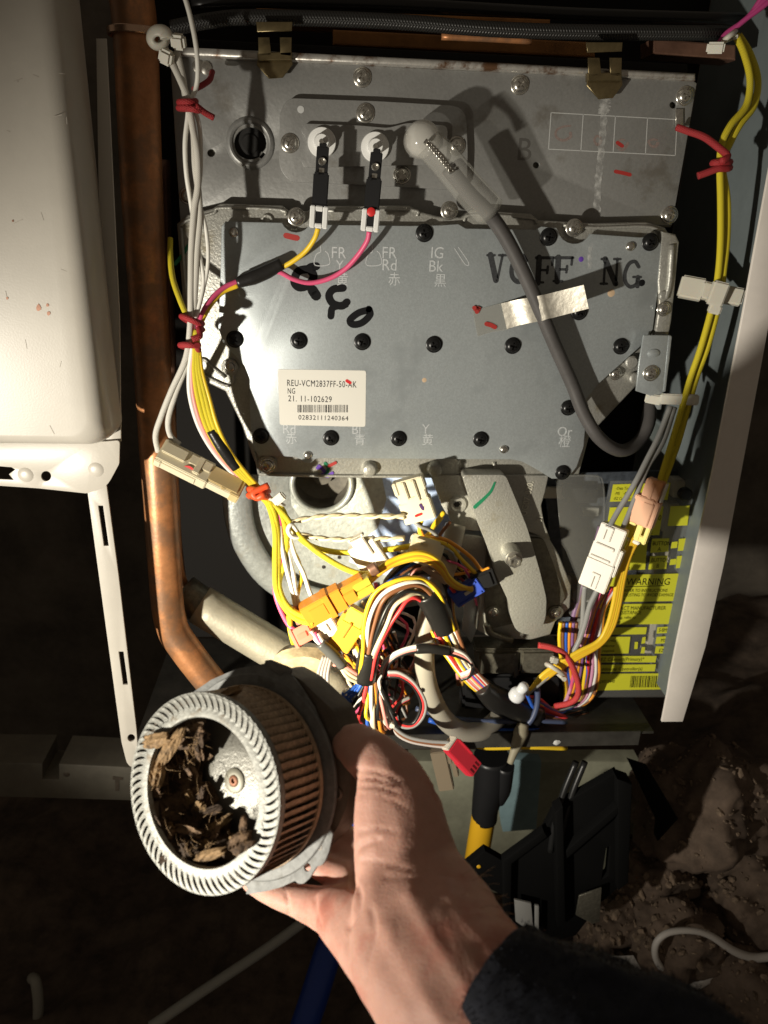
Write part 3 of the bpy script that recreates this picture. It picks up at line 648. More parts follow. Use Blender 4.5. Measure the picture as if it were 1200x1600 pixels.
lathe('bolt_head', [(5, 1.6), (5, 5.2), (4.2, 6), (3.2, 5.8), (2.2, 4.4), (0, 4.2)], bpnt, ZINC, gc, Mb, 6, 30)
text('UG07-020.', 822, 806, 10, 3.3, CASTL, gc, .4, .9, rot=84)
text('31', 846, 816, 9, 3.3, CASTL, gc, .4, .9, rot=84)
gv = thing('gas_valve', 'dark cast gas valve body with cross head screws behind the channel', 'valve', U(810, 1060, 20))
plate('valve_plate', [(700, 832), (760, 838), (812, 832), (856, 838), (874, 868), (893, 915), (891, 950), (868, 972), (860, 992), (830, 1000), (770, 998), (745, 985), (752, 935), (728, 900)], 7, 14, CAST, gv, 1.2)
plate('raised_pad', [(762, 848), (800, 838), (850, 842), (872, 900), (884, 935), (858, 962), (760, 984), (756, 920)], 4, 5, CASTD, gv, 1.5, (), 8)
for x, y in ((771, 957), (868, 957)): screw(x, y, 3, gv, SCREWZ, .72); lathe('boss', [(6.5, -2), (6.2, .6), (0, .8)], U(x, y, 3.6), CASTD, gv, seg=20)
rib([(760, 975), (768, 990), (800, 1000)], 6, 3, 'cast_rib', CASTD, gv)
boxes('coil_box', at(U(805, 1020, 15)), [(-32, -1, -13, 9, -10, 12), (2, 30, -13, 9, -10, 12), (-36, 34, 6, 10, -10, 10), (-3, 3, -20, 9, -4, 8)], CASTD, gv, .002)
boxes('lower_block', at(U(795, 1075, 22)), [(-40, 42, -16, 18, -10, 8)], BLACKCON, gv, .002)
plate('pale_bracket', [(728, 905), (748, 930), (746, 980), (736, 1005), (722, 985)], 16, 1.5, GALV, gv, .3)
# ------------------------------------------------------------ blower housing behind
BL = mat('blue_glow_galvanised', (.46, .58, .95), .45, .2, .25, 120, .4, 300, dirt=(.52, .58, .72), ds=40, dt=.6)  # blue torch glow painted into the sheet colour
bh = thing('blower_housing', 'galvanised blower scroll housing with a large round opening', 'housing', U(520, 930, 60))
plate('scroll_back', [(398, 742), (680, 742), (700, 830), (690, 940), (560, 962), (470, 950), (405, 905), (372, 860), (362, 790), (368, 742)], 62, 2, BLOWER, bh, .4, [ring(503, 756, 52, 32, 44)], 0)
sc = [(402, 742), (410, 790), (432, 840), (470, 880), (520, 900), (580, 905)]
o = wire([(x, y, 56) for x, y in [(372, 742), (372, 800), (386, 850), (420, 900), (470, 930), (540, 945), (600, 945)]], 22, BLOWER, bh, 'scroll_rim', 12, 5, flat=.35)
plate('outlet_face', [(452, 742), (700, 742), (705, 850), (690, 930), (600, 905), (530, 850), (480, 826), (455, 790)], 46, 3, BLOWER, bh, .8, [ring(503, 756, 47, 32, 40)], 0)
plate('blue_glow_patch', [(596, 742), (704, 742), (706, 850), (690, 925), (610, 902), (545, 878), (560, 850), (590, 826), (604, 780)], 45.6, .4, BL, bh, .1)  # thin sheet carrying the painted blue glow
lathe('opening_rim', [(20.5, -1), (20.5, 1.5), (22, 3.4), (24.5, 3), (25.5, 0)], U(503, 756, 46), BLOWER, bh, seg=40, ang=70)
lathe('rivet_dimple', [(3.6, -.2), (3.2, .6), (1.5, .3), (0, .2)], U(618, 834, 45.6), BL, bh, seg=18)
lathe('pin_hole', [(1.7, 0), (1.5, .1), (0, .1)], U(506, 886, 45.2), DARK, bh, seg=12)
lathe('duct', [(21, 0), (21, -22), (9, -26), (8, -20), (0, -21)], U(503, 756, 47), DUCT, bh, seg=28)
# ------------------------------------------------------------ control board under the clear cover, yellow label
cb = thing('control_board', 'dark electronic control board with white sockets behind the clear cover', 'circuit board', U(980, 1080, 45))
plate('board', [(850, 740), (1075, 735), (1045, 1085), (880, 1090)], 45, 2, BOARD, cb)
for k in range(34):
    x = random.uniform(858, 930) if k % 2 else random.uniform(1010, 1050); y = random.uniform(755, 1070)
    boxes('socket', at(U(x, y, 45)), [(-random.uniform(4, 13), random.uniform(4, 13), -random.uniform(3, 7), random.uniform(3, 7), 0, random.uniform(3, 12))], random.choice((CONNW, BLACKCON, GREYW, MOTORM, BLACKCON)), cb)
boxes('tall_socket', at(U(1035, 850, 45)), [(-8, 6, -44, 40, 0, 12), (-6, 6, 46, 60, 0, 14)], CONNW, cb, .001)
boxes('tall_socket', at(U(1016, 985, 45)), [(-7, 7, -22, 16, 0, 12), (-.4, .4, -22, 16, 12, 13)], CONNW, cb, .001)
pc = thing('clear_cover', 'clear plastic cover over the control board with yellow warning panels', 'plastic cover', U(985, 1085, 14))
plate('plastic_sheet', [(868, 742, 8), (935, 742, 10), (944, 766), (944, 800), (955, 752), (1085, 750), (1072, 860), (1040, 1090), (920, 1090), (922, 1000), (890, 960), (878, 860)], 14, 1.5, CLEAR, pc, .4)
wire([(870, 744, 13), (930, 744, 13), (942, 756, 13), (944, 800, 13), (938, 860, 13)], 1.6, CLEAR, pc, 'edge_bead', 6)
PAN = []
def patch(pts): PAN.append((pts, plate('yellow_panel', pts, 13.6, .15, YLAB, pc)))
for q in ([(958, 757), (1048, 754), (1043, 781), (953, 784)], [(953, 793), (1037, 791), (1030, 836), (946, 838)], [(1048, 791), (1078, 790), (1074, 821), (1043, 822)], [(948, 843), (1012, 842), (1008, 890), (943, 892)],
          [(1019, 842), (1046, 841), (1044, 862), (1016, 864)], [(1050, 847), (1059, 846), (1058, 856), (1048, 857)], [(1061, 842), (1073, 841), (1071, 860), (1059, 861)], [(1016, 869), (1043, 868), (1041, 889), (1013, 890)], [(1048, 874), (1057, 873), (1056, 882), (1046, 883)], [(1058, 869), (1070, 868), (1069, 887), (1056, 888)],
          [(950, 899), (1067, 896), (1062, 939), (943, 941)], [(946, 944), (1062, 943), (1057, 975), (938, 976)], [(936, 981), (1011, 980), (1009, 991), (933, 992)], [(934, 995), (985, 995), (982, 1021), (930, 1022)], [(1027, 980), (1049, 979), (1048, 989), (1026, 990)], [(1026, 995), (1048, 994), (1046, 1005), (1024, 1006)], [(1025, 1010), (1046, 1010), (1044, 1021), (1023, 1021)],
          [(1004, 996), (1009, 995), (1008, 1005), (1002, 1006)], [(992, 1003), (997, 1003), (996, 1014), (991, 1014)], [(1003, 1011), (1008, 1011), (1007, 1021), (1001, 1021)], [(933, 1025), (1026, 1025), (1024, 1035), (931, 1035)], [(932, 1039), (1025, 1038), (1023, 1049), (930, 1050)], [(1039, 1030), (1052, 1030), (1049, 1049), (1036, 1049)], [(930, 1053), (1050, 1052), (1042, 1077), (928, 1079)]): patch(q)
def T(s, x, y, sz, sx=.8):
    host = pc
    for pts, o in PAN:
        if min(p[0] for p in pts)-3 <= x <= max(p[0] for p in pts) and min(p[1] for p in pts) <= y <= max(p[1] for p in pts)+1: host = o
    text(s, x, y, sz, 13.5, INK, host, .02, sx)
for a in (('-Data Transfer', 962, 765, 4.6), ('-MS    -BMS', 960, 773, 4.6), ('-EZ Connect (Primary)*', 958, 781, 4.6), ('2 TO 40', 998, 813, 9), ('HOURS', 992, 824, 8), ('AFTER POWER', 968, 834, 7), ('and B', 985, 851, 5.5), ('need to', 970, 859, 5.5), ('use settings.', 962, 867, 5.5), ('Refer to', 960, 874, 5.5), ('instructions', 952, 881, 5.5), ('before adjusting', 948, 889, 5.0),
          ('BUTTON', 1019, 852, 7, .72), ('A', 1027, 861, 7), ('BUTTON', 1017, 878, 7, .72), ('B', 1025, 887, 7), ('WARNING', 978, 914, 12, .85), ('MUST REFER TO INSTRUCTIONS', 958, 925, 5.4, .78), ('BEFORE ADJUSTING TO AVOID DAMAGE', 950, 932, 5.4, .74), ('OR INJURY', 949, 939, 5.2), ('CONTACT MANUFACTURER', 948, 953, 6.4), ('FOR ASSISTANCE', 947, 960, 6.4), ('When using, refer to', 944, 967, 5.2), ('instructions', 942, 974, 5.2), ('-BMS*', 938, 990, 6), ('-Solar relay', 938, 1003, 4.8), ('conductor', 938, 1011, 4.8), ('is required', 936, 1019, 4.8), ('S-BMS', 1029, 987, 6, .7), ('MS', 1032, 1003, 6), ('EZC', 1029, 1019, 6), ('-EZ Connect(Primary)*', 936, 1033, 6.2, .86), ('Additional Controller(s)', 935, 1048, 6.0, .84), ('LJ307-2440', 935, 1067, 5)): T(*a)
line([(978, 917), (1038, 915)], 1, 13.5, INK, pc); 
for q in ([(962, 914), (968, 903), (975, 914), (962, 914)],): 
    for a, b in zip(q, q[1:]): line([a, b], 1.2, 13.5, INK, pc, 'warning_triangle')
line([(968.5, 907), (968.5, 911)], 1.2, 13.5, INK, pc, 'warning_triangle')
bm = bmesh.new(); x = 986.0
while x < 1040:
    wd = random.choice((.8, 1.2, 1.7)); bm.faces.new([bm.verts.new(U(a, b, 13.5)) for a, b in ((x, 1056), (x+wd, 1056), (x+wd-2, 1074), (x-2, 1074))]); x += wd+random.choice((.8, 1.2, 1.6))
obj('barcode', bm, INK, pc)
lathe('round_knob', [(5, 0), (5, 4), (4, 5), (0, 5)], U(1068, 770, 14), BLACKCON, pc, seg=20)
# ------------------------------------------------------------ wiring, left
def tie(label, pts, rpx=4.5, mt=REDTIE, cat='wire tie', name='twist_tie'): return tag(wire(pts, rpx, mt, None, name, 8), label, cat)
def coil(cx, cy, Y, rx, dz, turns, tilt=0., n0=0):
    """points winding round a bundle at a photo position: rx px wide, dz mm deep"""
    return [(cx+rx*math.cos(a), cy+tilt*rx*math.cos(a)+i*1.1, Y-dz*math.sin(a)) for i, a in enumerate([n0+k*math.pi/4 for k in range(int(8*turns)+1)])]
t = thing('white_wire_bundle', 'white braided wires hanging in front of the left plate edge', 'wire bundle', U(298, 500, -25))
wire([(287, -10, -32), (297, 25, -32), (306, 70, -32), (309, 110, -30), (306, 138, -28), (296, 160, -30), (293, 185, -30), (289, 225, -30), (291, 270, -28), (297, 310, -25), (305, 360, -24), (313, 405, -24), (318, 440, -24), (310, 480, -26), (300, 508, -27)], 3.6, WHITEW, t)
wire([(252, 62, -30), (262, 85, -30), (277, 115, -30), (290, 145, -31), (295, 165, -31), (301, 200, -30), (308, 240, -30), (309, 290, -28), (303, 330, -27), (299, 390, -26), (298, 450, -27), (297, 510, -28), (290, 560, -26), (268, 610, -24), (252, 650, -22), (243, 680, -20), (247, 706, -18)], 5.0, WHITEB, t)
wire([(276, 80, -29), (284, 115, -29), (290, 150, -29), (297, 178, -29), (303, 215, -28), (305, 260, -28), (310, 300, -26), (312, 340, -25), (308, 390, -25), (305, 450, -26), (301, 512, -26), (293, 565, -24), (274, 615, -22), (263, 655, -20), (266, 680, -18), (280, 694, -16)], 5.0, WHITEB, t)
wire([(300, 160, -28), (312, 200, -27), (314, 260, -26), (311, 310, -25), (322, 360, -23), (325, 410, -23), (316, 460, -24), (303, 510, -25)], 3.2, WHITEW, t)
t2 = thing('zip_tie', 'white nylon zip tie loops holding the white wires at the top left', 'zip tie', U(262, 80, -30))
obj('loop', tube_bm([U(248+13*math.cos(a*.7), 60+13*math.sin(a*.7), -31-.6*a) for a in range(10)], .0016, 8, 4, flat=2.2), NYLON, t2)
for a, b in (((268, 64), (286, 66)), ((250, 84), (266, 92))): boxes('head', frame(U(*a, -33), U(*b, -34), 20), [(0, 7.5, -3.6, 3.6, -3, 3)], NYLON, t2, .0014)
tie('red twist tie knotted round the white wires near the top', coil(293, 157, -31, 13, 6, 1.6, .1)+[(300, 170, -38), (312, 172, -36), (306, 165, -38), (320, 176, -34), (334, 184, -32)], 5)
tie('dark red wire end behind the white wires at the plate corner', [(303, 140, -20), (318, 132, -12), (328, 124, -4), (332, 112, 4)], 4.5, name='twist_tie')
tie('dark red cord binding white and yellow wires in the middle left', coil(300, 498, -26, 16, 8, 1.2, .5)+[(312, 525, -36), (300, 530, -38)], 5)
tie('second dark red cord just below, binding the same white wires', coil(296, 537, -26, 14, 7, 1.1, .15)+[(308, 540, -34)], 5)
tag(wire([(266, 372, -2), (266, 400, -8), (270, 435, -16), (281, 468, -24), (290, 490, -28)], [4.2, 4.6, 4.6, 4.2], YELB, None, 'yellow_wire', 8), 'short yellow green wire curving in from the left casting edge', 'wire')
t = thing('flame_rod_wires', 'yellow and pink flame rod wires joined by a black sleeve', 'wire bundle', U(400, 430, -8))
wire([(497, 357, -16), (492, 372, -15), (478, 392, -12), (458, 408, -10), (438, 419, -8), (420, 426, -8)], 4.0, YEL, t)
wire([(577, 362, -16), (574, 376, -15), (560, 398, -12), (540, 420, -9), (515, 435, -7), (485, 442, -6), (458, 436, -7), (436, 425, -8), (420, 428, -8)], 4.0, PINK, t)
wire([(440, 412, -9), (418, 424, -9), (395, 434, -10), (370, 442, -11)], [9, 11, 11, 8], SLEEVE, t, 'sleeve', 12, flat=.7)
wire([(372, 439, -11), (352, 448, -14), (334, 463, -18), (320, 482, -22), (312, 502, -25), (306, 530, -26)], 4, PINK, t)
wire([(372, 446, -11), (350, 455, -13), (334, 470, -17), (322, 488, -22), (313, 508, -25), (307, 532, -26)], 4, YEL, t)
# main left loom, tie to tie
lm = thing('left_loom', 'loom of yellow, white and pink wires from the cord down to the orange tie', 'wire bundle', U(400, 765, -20))
for k, (mt, r, dx) in enumerate(((WHITEW, 3.6, -6), (SALM, 3.4, -2), (YELB, 4.6, 3), (YELB, 4.6, 8), (YELB, 4.4, 12), (YEL, 3.4, 16))):
    q = k*.6
    wire([(299+k*1.5, 515, -26), (300+k*2.2, 545, -27), (301+dx*.9, 580, -27), (305+dx*1.35, 620, -26), (318+dx*1.35, 665, -25-q), (340+dx*1.2, 705, -24-q), (368+dx, 738, -23-q), (396+dx*.6, 762, -22-q*.5), (408+dx*.5, 776, -22)], r, mt, lm)
wire([(330, 672, -27), (346, 698, -27), (360, 718, -26), (370, 732, -26)], [8, 9.5, 9.5, 8], SLEEVE, lm, 'sleeve', 12)
tie('bright orange red tie gathering the yellow loom below the cover', coil(404, 764, -23, 15, 9, 1.7, .25)+[(412, 772, -34), (402, 778, -35), (396, 770, -34), (420, 758, -32)], 5.2, ORTIE)
# connector helper: list of boxes in mm along the axis
def connector(label, p0, p1, roll, parts, cat='connector', group=None, parent=None, name='wire_connector'):
    """parts: (name, material, boxes) with boxes as fractions of the length along x and mm across"""
    a, b = U(*p0), U(*p1); M = frame(a, b, roll); ln = (b-a).length*1000
    t = thing(name, label, cat, a, group)
    hs = None
    for nm, mt, bx in parts:
        o = boxes(nm, M, [(x0*ln, x1*ln, y0, y1, z0, z1) for x0, x1, y0, y1, z0, z1 in bx], mt, hs if hs and nm in ('latch', 'slot', 'rib', 'end_cap') else t, .0006)
        hs = hs or o
    return t, M, ln
_t, _, _ = connector('large ivory connector with a red marker stroke hanging left of the loom', (250, 705, -24), (375, 768, -26), -28, [
    ('housing', CONN, [(0, .62, -8, 8, -6, 5), (.04, .5, -8.6, 8.6, -5, 3), (.5, 1, -6.6, 7.2, -5, 3.6), (.0, .08, -9.4, 9, -4, 4)]),
    ('latch', CONN, [(.02, .30, -2.6, 5.6, 5, 6.8), (.34, .6, -1, 6, 5, 6.2), (.42, .5, -6, 7, 4, 6.6)]),
    ('plug', mat('yellowed_connector', (.60, .47, .24), .45), [(.6, .98, -5.4, 6.4, 3.4, 5.2), (.9, 1.02, -7, 7, -5.5, 4.6), (.78, .84, -6.4, -3, 3, 5)])])
line([(276, 727), (286, 730), (295, 730), (302, 735)], [4, 5], -31, mat('bright_red_ink', (.65, .03, .03), .4), _t, 'marker_stroke', .3)
_t, _, _ = connector('ivory two pole connector with purple and red marks beside the gas casting', (636, 748, -22), (658, 812, -24), 12, [
    ('housing', CONN, [(0, 1, -10, 10, -5, 3), (.5, 1.0, -11, 11, -5.5, 3.8), (0, .3, -11, -8, -5, 4), (0, .3, 8, 11, -5, 4)]),
    ('latch', CONN, [(.02, .45, -5, -2, 3, 5), (.02, .45, 2, 5, 3, 5), (.4, .52, -5, 5, 3, 4.6)])])
line([(657, 789), (662, 795), (668, 785)], 5, -28, mat('violet_ink', (.09, .04, .14), .5), _t, 'marker_dash', .2)
line([(650, 806), (658, 803)], 4, -28, mat('bright_red_ink', (.65, .03, .03), .4), _t, 'marker_dash', .2)
connector('glossy white connector with a red dot in the middle of the wires', (560, 850, -28), (588, 892, -28), 20, [
    ('housing', CONNW, [(0, 1, -9, 12, -4, 3), (.1, .5, -10, 13, -4.5, 1)]), ('latch', CONNW, [(-.3, .4, -3, 7, 3, 5), (-.3, -.2, -4, 8, 0, 5)])])
connector('ivory connector half hidden behind the orange and yellow wires', (640, 850, -24), (690, 868, -26), -15, [
    ('housing', CONN, [(0, .85, -8, 8, -5, 4), (.2, 1.0, -10, 7, -6, 2)]), ('latch', CONN, [(.1, .5, -4, 0, 4, 6), (.1, .5, 2, 5, 4, 6)])])
connector('smoky brown connector under the orange and yellow arch', (668, 872, -22), (706, 898, -20), -30, [('housing', mat('smoky_tan', (.40, .30, .20), .4), [(0, 1, -8, 8, -5, 4)]), ('latch', mat('smoky_tan', (.4, .3, .2), .4), [(.2, .8, -4, 4, 4, 5.4)])])
t, M, ln = connector('large orange connector lying across the yellow wires', (476, 966, -60), (574, 912, -52), 24, [
    ('housing', ORCON, [(0, .62, -7.5, 8.5, -9, 4), (.40, .98, -6.5, 7.4, -7.5, 3.2), (.34, .44, -8.4, 9, -9.6, 5.2)]),
    ('latch', ORCON, [(.62, .8, -3, 3, 3, 5), (.1, .34, -4, 5, 4, 5)]),
    ('plug', mat('olive_yellow_connector', (.55, .46, .05), .45), [(.80, 1.06, -5.4, -.4, -6, 4.6), (.80, 1.06, .4, 5.4, -6, 4.6)])])
connector('orange connector with yellow retainer hanging under the large one', (528, 1010, -52), (562, 958, -52), 8, [
    ('housing', mat('amber_connector', (.82, .42, .03), .4), [(0, .72, -8, 8, -5, 4), (.5, .85, -4, 9.5, -5, 3)]), ('latch', ORCON, [(.3, .75, .6, 3.0, 4, 5.6)]), ('retainer', YELCON, [(.7, 1.08, -6, 8, -4, 3.6), (-.1, .0, -2, 3, -4, 2)])])
connector('red connector receiving white wires left of the orange one', (459, 1000, -54), (488, 985, -54), 0, [('housing', mat('brick_red_connector', (.62, .12, .05), .4), [(0, 1, -5.5, 6.5, -5, 3.4), (0, .2, -6.5, 7.5, -5, 4)]), ('latch', ORTIE, [(.3, .8, -2, 2, 3, 4.6)])])
connector('white plastic body added for the white glow under the large orange connector', (492, 990, -50), (524, 972, -50), 10, [('housing', CONNW, [(0, 1, -7, 7, -5, 3), (.2, .8, -9, 5, -6, 1)]), ('latch', CONNW, [(.2, .7, -3, 3, 3, 4.4)])])  # added white body stands in for the glow at the hot spot
connector('small pinkish connector at the end of two white wires', (466, 950, -50), (474, 972, -52), 0, [('housing', mat('dusty_pink_connector', (.55, .22, .16), .45), [(0, 1, -5, 5, -4, 3), (-.25, 0, -3.5, -.5, -3, 2.4), (-.25, 0, .5, 3.5, -3, 2.4)])])
connector('blue connector with coloured wires next to the gas casting', (712, 934, -22), (750, 910, -22), 25, [('housing', BLUECON, [(0, 1, -6.5, 6, -4, 4), (-.12, .1, -7, 6.4, -5, 3)]), ('slot', CONNW, [(.35, .6, -1, 1.6, 3.8, 4.8)]), ('rib', BLUECON, [(.0, .9, -5.5, -4, 4, 5.2), (.0, .9, 3.4, 5, 4, 5.2)])])
connector('black connector joined to the blue one', (738, 912, -20), (772, 898, -18), 20, [('housing', BLACKCON, [(0, 1, -6.5, 6.5, -5, 4), (.2, .8, -5, 5, 4, 5.4)])])
connector('bright red connector dangling at the end of the grey wires', (702, 1160, -58), (742, 1202, -62), -18, [
    ('housing', REDCON, [(.06, 1, -6.5, 6, -5, 4), (.5, 1, -6.9, 6.4, -5.4, 2)]), ('end_cap', CONNW, [(-.02, .06, -6.2, 5.8, -4.5, 3.6)]),
    ('slot', mat('dark_red_slot', (.16, .01, .015), .5), [(.80, .96, -4.6, -2.6, 3.2, 4.15), (.80, .96, -1.4, .6, 3.2, 4.15), (.80, .96, 1.8, 3.8, 3.2, 4.15)]), ('rib', REDCON, [(.1, .62, 4.6, 6.4, 2, 5)])])
connector('dull brown grey connector hanging behind the bright red one', (686, 1172, -36), (700, 1232, -40), 10, [('housing', BROWNCON, [(0, 1, -7, 5, -4, 3), (0, .35, 2, 9, -5, 2)]), ('side_clip', BROWNCON, [(.1, .7, 7, 11, -4, 2)])])
connector('smoky brown connector on grey wires right of the fan', (512, 1100, -68), (548, 1118, -60), 0, [('housing', BROWNCON, [(0, 1, -6, 6, -5, 3), (.3, .8, -3, 3, 3, 4.4)])])
# wires from the orange tie down to the connectors
fan_l = thing('yellow_loom', 'braided yellow wires falling from the orange tie into the large orange connector', 'wire bundle', U(440, 930, -40))
wire([(404, 772, -23), (420, 790, -26), (430, 830, -32), (430, 880, -40), (432, 920, -48), (446, 950, -56), (466, 968, -60), (490, 974, -62)], 5.2, YELB, fan_l)
wire([(408, 774, -24), (426, 795, -27), (434, 840, -33), (434, 890, -41), (438, 925, -49), (452, 950, -57), (474, 963, -60), (494, 968, -61)], 5.0, YELB, fan_l)
wire([(410, 776, -24), (434, 798, -26), (447, 830, -30), (446, 870, -36), (436, 910, -44), (440, 935, -50), (460, 960, -58), (490, 965, -60)], 4.8, YELB, fan_l)
wire([(414, 774, -24), (440, 795, -25), (452, 820, -26), (480, 850, -28), (520, 862, -28), (560, 863, -27), (610, 858, -26), (650, 852, -25)], 5.0, YELB, fan_l)
wire([(412, 778, -25), (442, 802, -27), (462, 830, -30), (490, 858, -34), (530, 884, -38), (560, 896, -42), (576, 897, -46), (572, 906, -52)], 5.0, YELB, fan_l)
wire([(436, 796, -26), (438, 820, -29), (442, 848, -32), (438, 880, -38), (430, 905, -42), (432, 935, -46), (450, 975, -50), (470, 990, -54)], 3.8, PINK, fan_l)
wire([(452, 960, -50), (454, 985, -50), (459, 1005, -48)], 4.6, YELB, fan_l)
wire([(434, 800, -24), (438, 830, -27), (441, 870, -33), (440, 900, -38)], 3, ORW, fan_l)
t = thing('zip_tie', 'clear zip tie round the yellow loom beside the orange tie', 'zip tie', U(434, 780, -28))
boxes('head', frame(U(428, 786, -31), U(445, 772, -31), 0), [(0, 9, -3, 3, -3, 2)], NYLON, t, .001)
obj('band', tube_bm([U(*q) for q in coil(432, 782, -25, 12, 6, 1.0, .6)], .0012, 6, 4), NYLON, t)
wl = thing('white_wires', 'white and cream wires fanning out from the yellow loom to the connectors', 'wire bundle', U(470, 870, -40))
for ph in (0, math.pi): wire([(448+i*9.2, 817-12*math.sin(min(1, i/9)*1.5708)+2.6*math.cos(i*1.1+ph)+(.1*i), -27-2.0*math.sin(i*1.1+ph)) for i in range(21)], 2.7, CREAMW, wl, seg=7, n=4)
for ph in (0, math.pi): wire([(455+i*9.3, 826+20*math.sin(min(1, i/9)*1.4)+6*max(0, (8-i)/8)-.25*i+2.4*math.cos(i*1.2+ph), -29-2*math.sin(i*1.2+ph)) for i in range(20)], 2.6, CREAMW, wl, seg=7, n=4)
wire([(466, 834, -30), (456, 820, -32), (450, 828, -34), (456, 838, -34), (470, 838, -30), (460, 830, -28), (453, 838, -30), (462, 870, -36), (474, 895, -40), (484, 925, -44), (494, 944, -46)], 3.6, WHITEW, wl)
wire([(436, 800, -26), (440, 850, -34), (448, 890, -42), (456, 920, -46), (462, 950, -50)], 3.6, WHITEW, wl)
wire([(440, 800, -26), (450, 860, -34), (458, 895, -42), (462, 925, -46), (470, 952, -50)], 3.6, WHITEW, wl)
wire([(446, 860, -34), (454, 885, -38), (458, 905, -42), (460, 940, -46), (466, 955, -50)], 3, WHITEW, wl)
wire([(452, 850, -32), (466, 875, -36), (471, 900, -40), (466, 925, -44), (463, 945, -48)], 3, YEL, wl)
wire([(494, 944, -46), (498, 965, -46), (500, 985, -48)], 2.6, mat('lilac_wire', (.5, .45, .7), .4), wl)
# large connector outlets: orange/yellow arch
oy = thing('orange_yellow_wires', 'orange and yellow wires arching from the large orange connector to the blue connector', 'wire bundle', U(650, 870, -40))
for k, (mt, r) in enumerate(((YEL, 4), (ORW, 4), (YEL, 3.8), (mat('amber_wire', (.80, .45, .04), .4), 4))):
    o = k*4.0
    wire([(566, 915+o*.5, -52), (582, 899+o*.6, -50), (598, 884+o*.7, -47), (620, 872+o*.7, -43), (650, 864+o*.8, -40), (672, 868+o*.9, -37), (690, 882+o, -34), (700, 900+o*.7, -31), (716, 914+o*.4, -28), (738, 922-o*.3, -26)], r, mt, oy)
wire([(578, 893, -50), (590, 886, -50)], [11, 11], BROWNPIPE, oy, 'sleeve', 10, flat=.7)
wire([(652, 812, -24), (656, 826, -22), (662, 838, -22), (676, 840, -20), (700, 845, -18), (735, 870, -18), (752, 890, -18), (765, 888, -18)], 3.2, ORW, oy)
wire([(660, 808, -24), (656, 832, -22), (670, 842, -22), (700, 852, -20), (722, 875, -19), (745, 898, -18)], 3.2, YEL, oy)
wire([(644, 812, -24), (656, 822, -26), (668, 826, -24), (680, 834, -20), (684, 842, -18)], 3.2, GREYW, oy)
for x, y in ((694, 800), (690, 808)): wire([(x, y, -10), (x-14, y+18, -14), (x-24, y+34, -18), (x-38, y+44, -22)], 4, YEL, oy)
wire([(704, 815, -8), (690, 832, -12), (680, 848, -18), (700, 850, -20)], 3, BROWNW, oy)
wire([(736, 916, -24), (718, 915, -26), (706, 912, -24), (702, 925, -22), (714, 930, -22)], 3, BLUE, oy)
wire([(704, 918, -26), (712, 926, -24), (724, 930, -24)], 3, REDW, oy)
# grey/blue group above arch
bg_ = thing('dark_wires', 'dark, blue and red wires bending behind the main harness arch', 'wire bundle', U(620, 910, -20))
for k, (mt, dx) in enumerate(((BLACKW, 0), (BLUE, 5), (GREYW, -5), (BROWNW, 9), (BLACKW, 13))):
    wire([(650+dx, 872+dx, -14), (630+dx, 884+dx*.5, -16), (612+dx*.6, 900+dx*.5, -18), (604+dx*.6, 912+dx*.3, -18), (614+dx*.6, 916+dx*.4, -20), (628+dx, 904+dx*.4, -18)], 2.8, mt, bg_)
wire([(640, 905, -20), (648, 892, -20), (666, 890, -20), (690, 896, -20), (704, 915, -20), (704, 950, -18), (708, 1000, -16), (716, 1060, -14)], 3.4, SALM, bg_)
wire([(638, 912, -20), (650, 897, -22), (672, 894, -22), (690, 905, -22), (702, 940, -20), (706, 990, -18), (712, 1050, -16)], 3.4, BLACKW, bg_)
for k, mt in enumerate((BROWNW, BROWNW, mat('ochre_wire', (.45, .26, .05), .4))): wire([(694+k*3, 905, -22), (698+k*4, 930, -18), (700+k*4, 960, -16), (708+k*4, 990, -14), (714+k*4, 1030, -12), (716+k*3, 1070, -10)], 3.2, mt, bg_)
# wires from under the orange connector to the foot sleeve
for i, (pts, mt, r) in enumerate((([(586, 910, -30), (592, 935, -32), (588, 960, -34), (572, 975, -36), (566, 990, -36)], PINK, 3), ([(590, 910, -28), (598, 940, -30), (592, 970, -32), (575, 990, -34)], GREYW, 3), ([(596, 915, -26), (604, 945, -28), (598, 975, -30), (580, 998, -32)], BLACKW, 3))): wire(pts, r, mt, bg_)
# main harness arch
mh = thing('main_harness', 'thick harness of many coloured wires arching over the clear hose', 'wire harness', U(580, 1060, -45))
cols = [BLUE, WHITEW, YEL, CREAMW, SALM, REDW, ORW, YEL, BROWNW, WHITEW, BLACKW, PINK, YEL, WHITEW, BROWNW, BLACKW, CREAMW, REDW]
NW = len(cols)
A = [(570, 1060, -50), (578, 1020, -52), (590, 975, -54), (606, 940, -54), (630, 921, -52), (654, 920, -48), (674, 934, -44), (686, 960, -40), (696, 990, -36)]
for k, mt in enumerate(cols):
    u = (k % 6)/5-.5; v = (k//6)/2-.5
    P = []
    for i, (x, y, Y) in enumerate(A):
        sp = (16, 18, 34, 40, 32, 26, 24, 22, 24)[i]
        tx, ty = A[min(i+1, 8)][0]-A[max(i-1, 0)][0], A[min(i+1, 8)][1]-A[max(i-1, 0)][1]; l = math.hypot(tx, ty)
        nx, ny = -ty/l, tx/l
        o = u*sp*1.15+random.uniform(-2.5, 2.5)*(.3 if i in (0, 1, 7) else 1)
        P.append((x+nx*o, y+ny*o, Y-v*12+random.uniform(-1.5, 1.5)))
    wire(P, 3.3, mt, mh)
wire([(578, 1014, -53), (574, 1036, -52), (570, 1062, -51)], [17, 18, 17], SLEEVE, mh, 'sleeve', 14)
wire([(664, 925, -46), (678, 945, -44), (688, 966, -41), (693, 982, -39)], [19, 21, 20, 19], SLEEVE, mh, 'sleeve', 14)
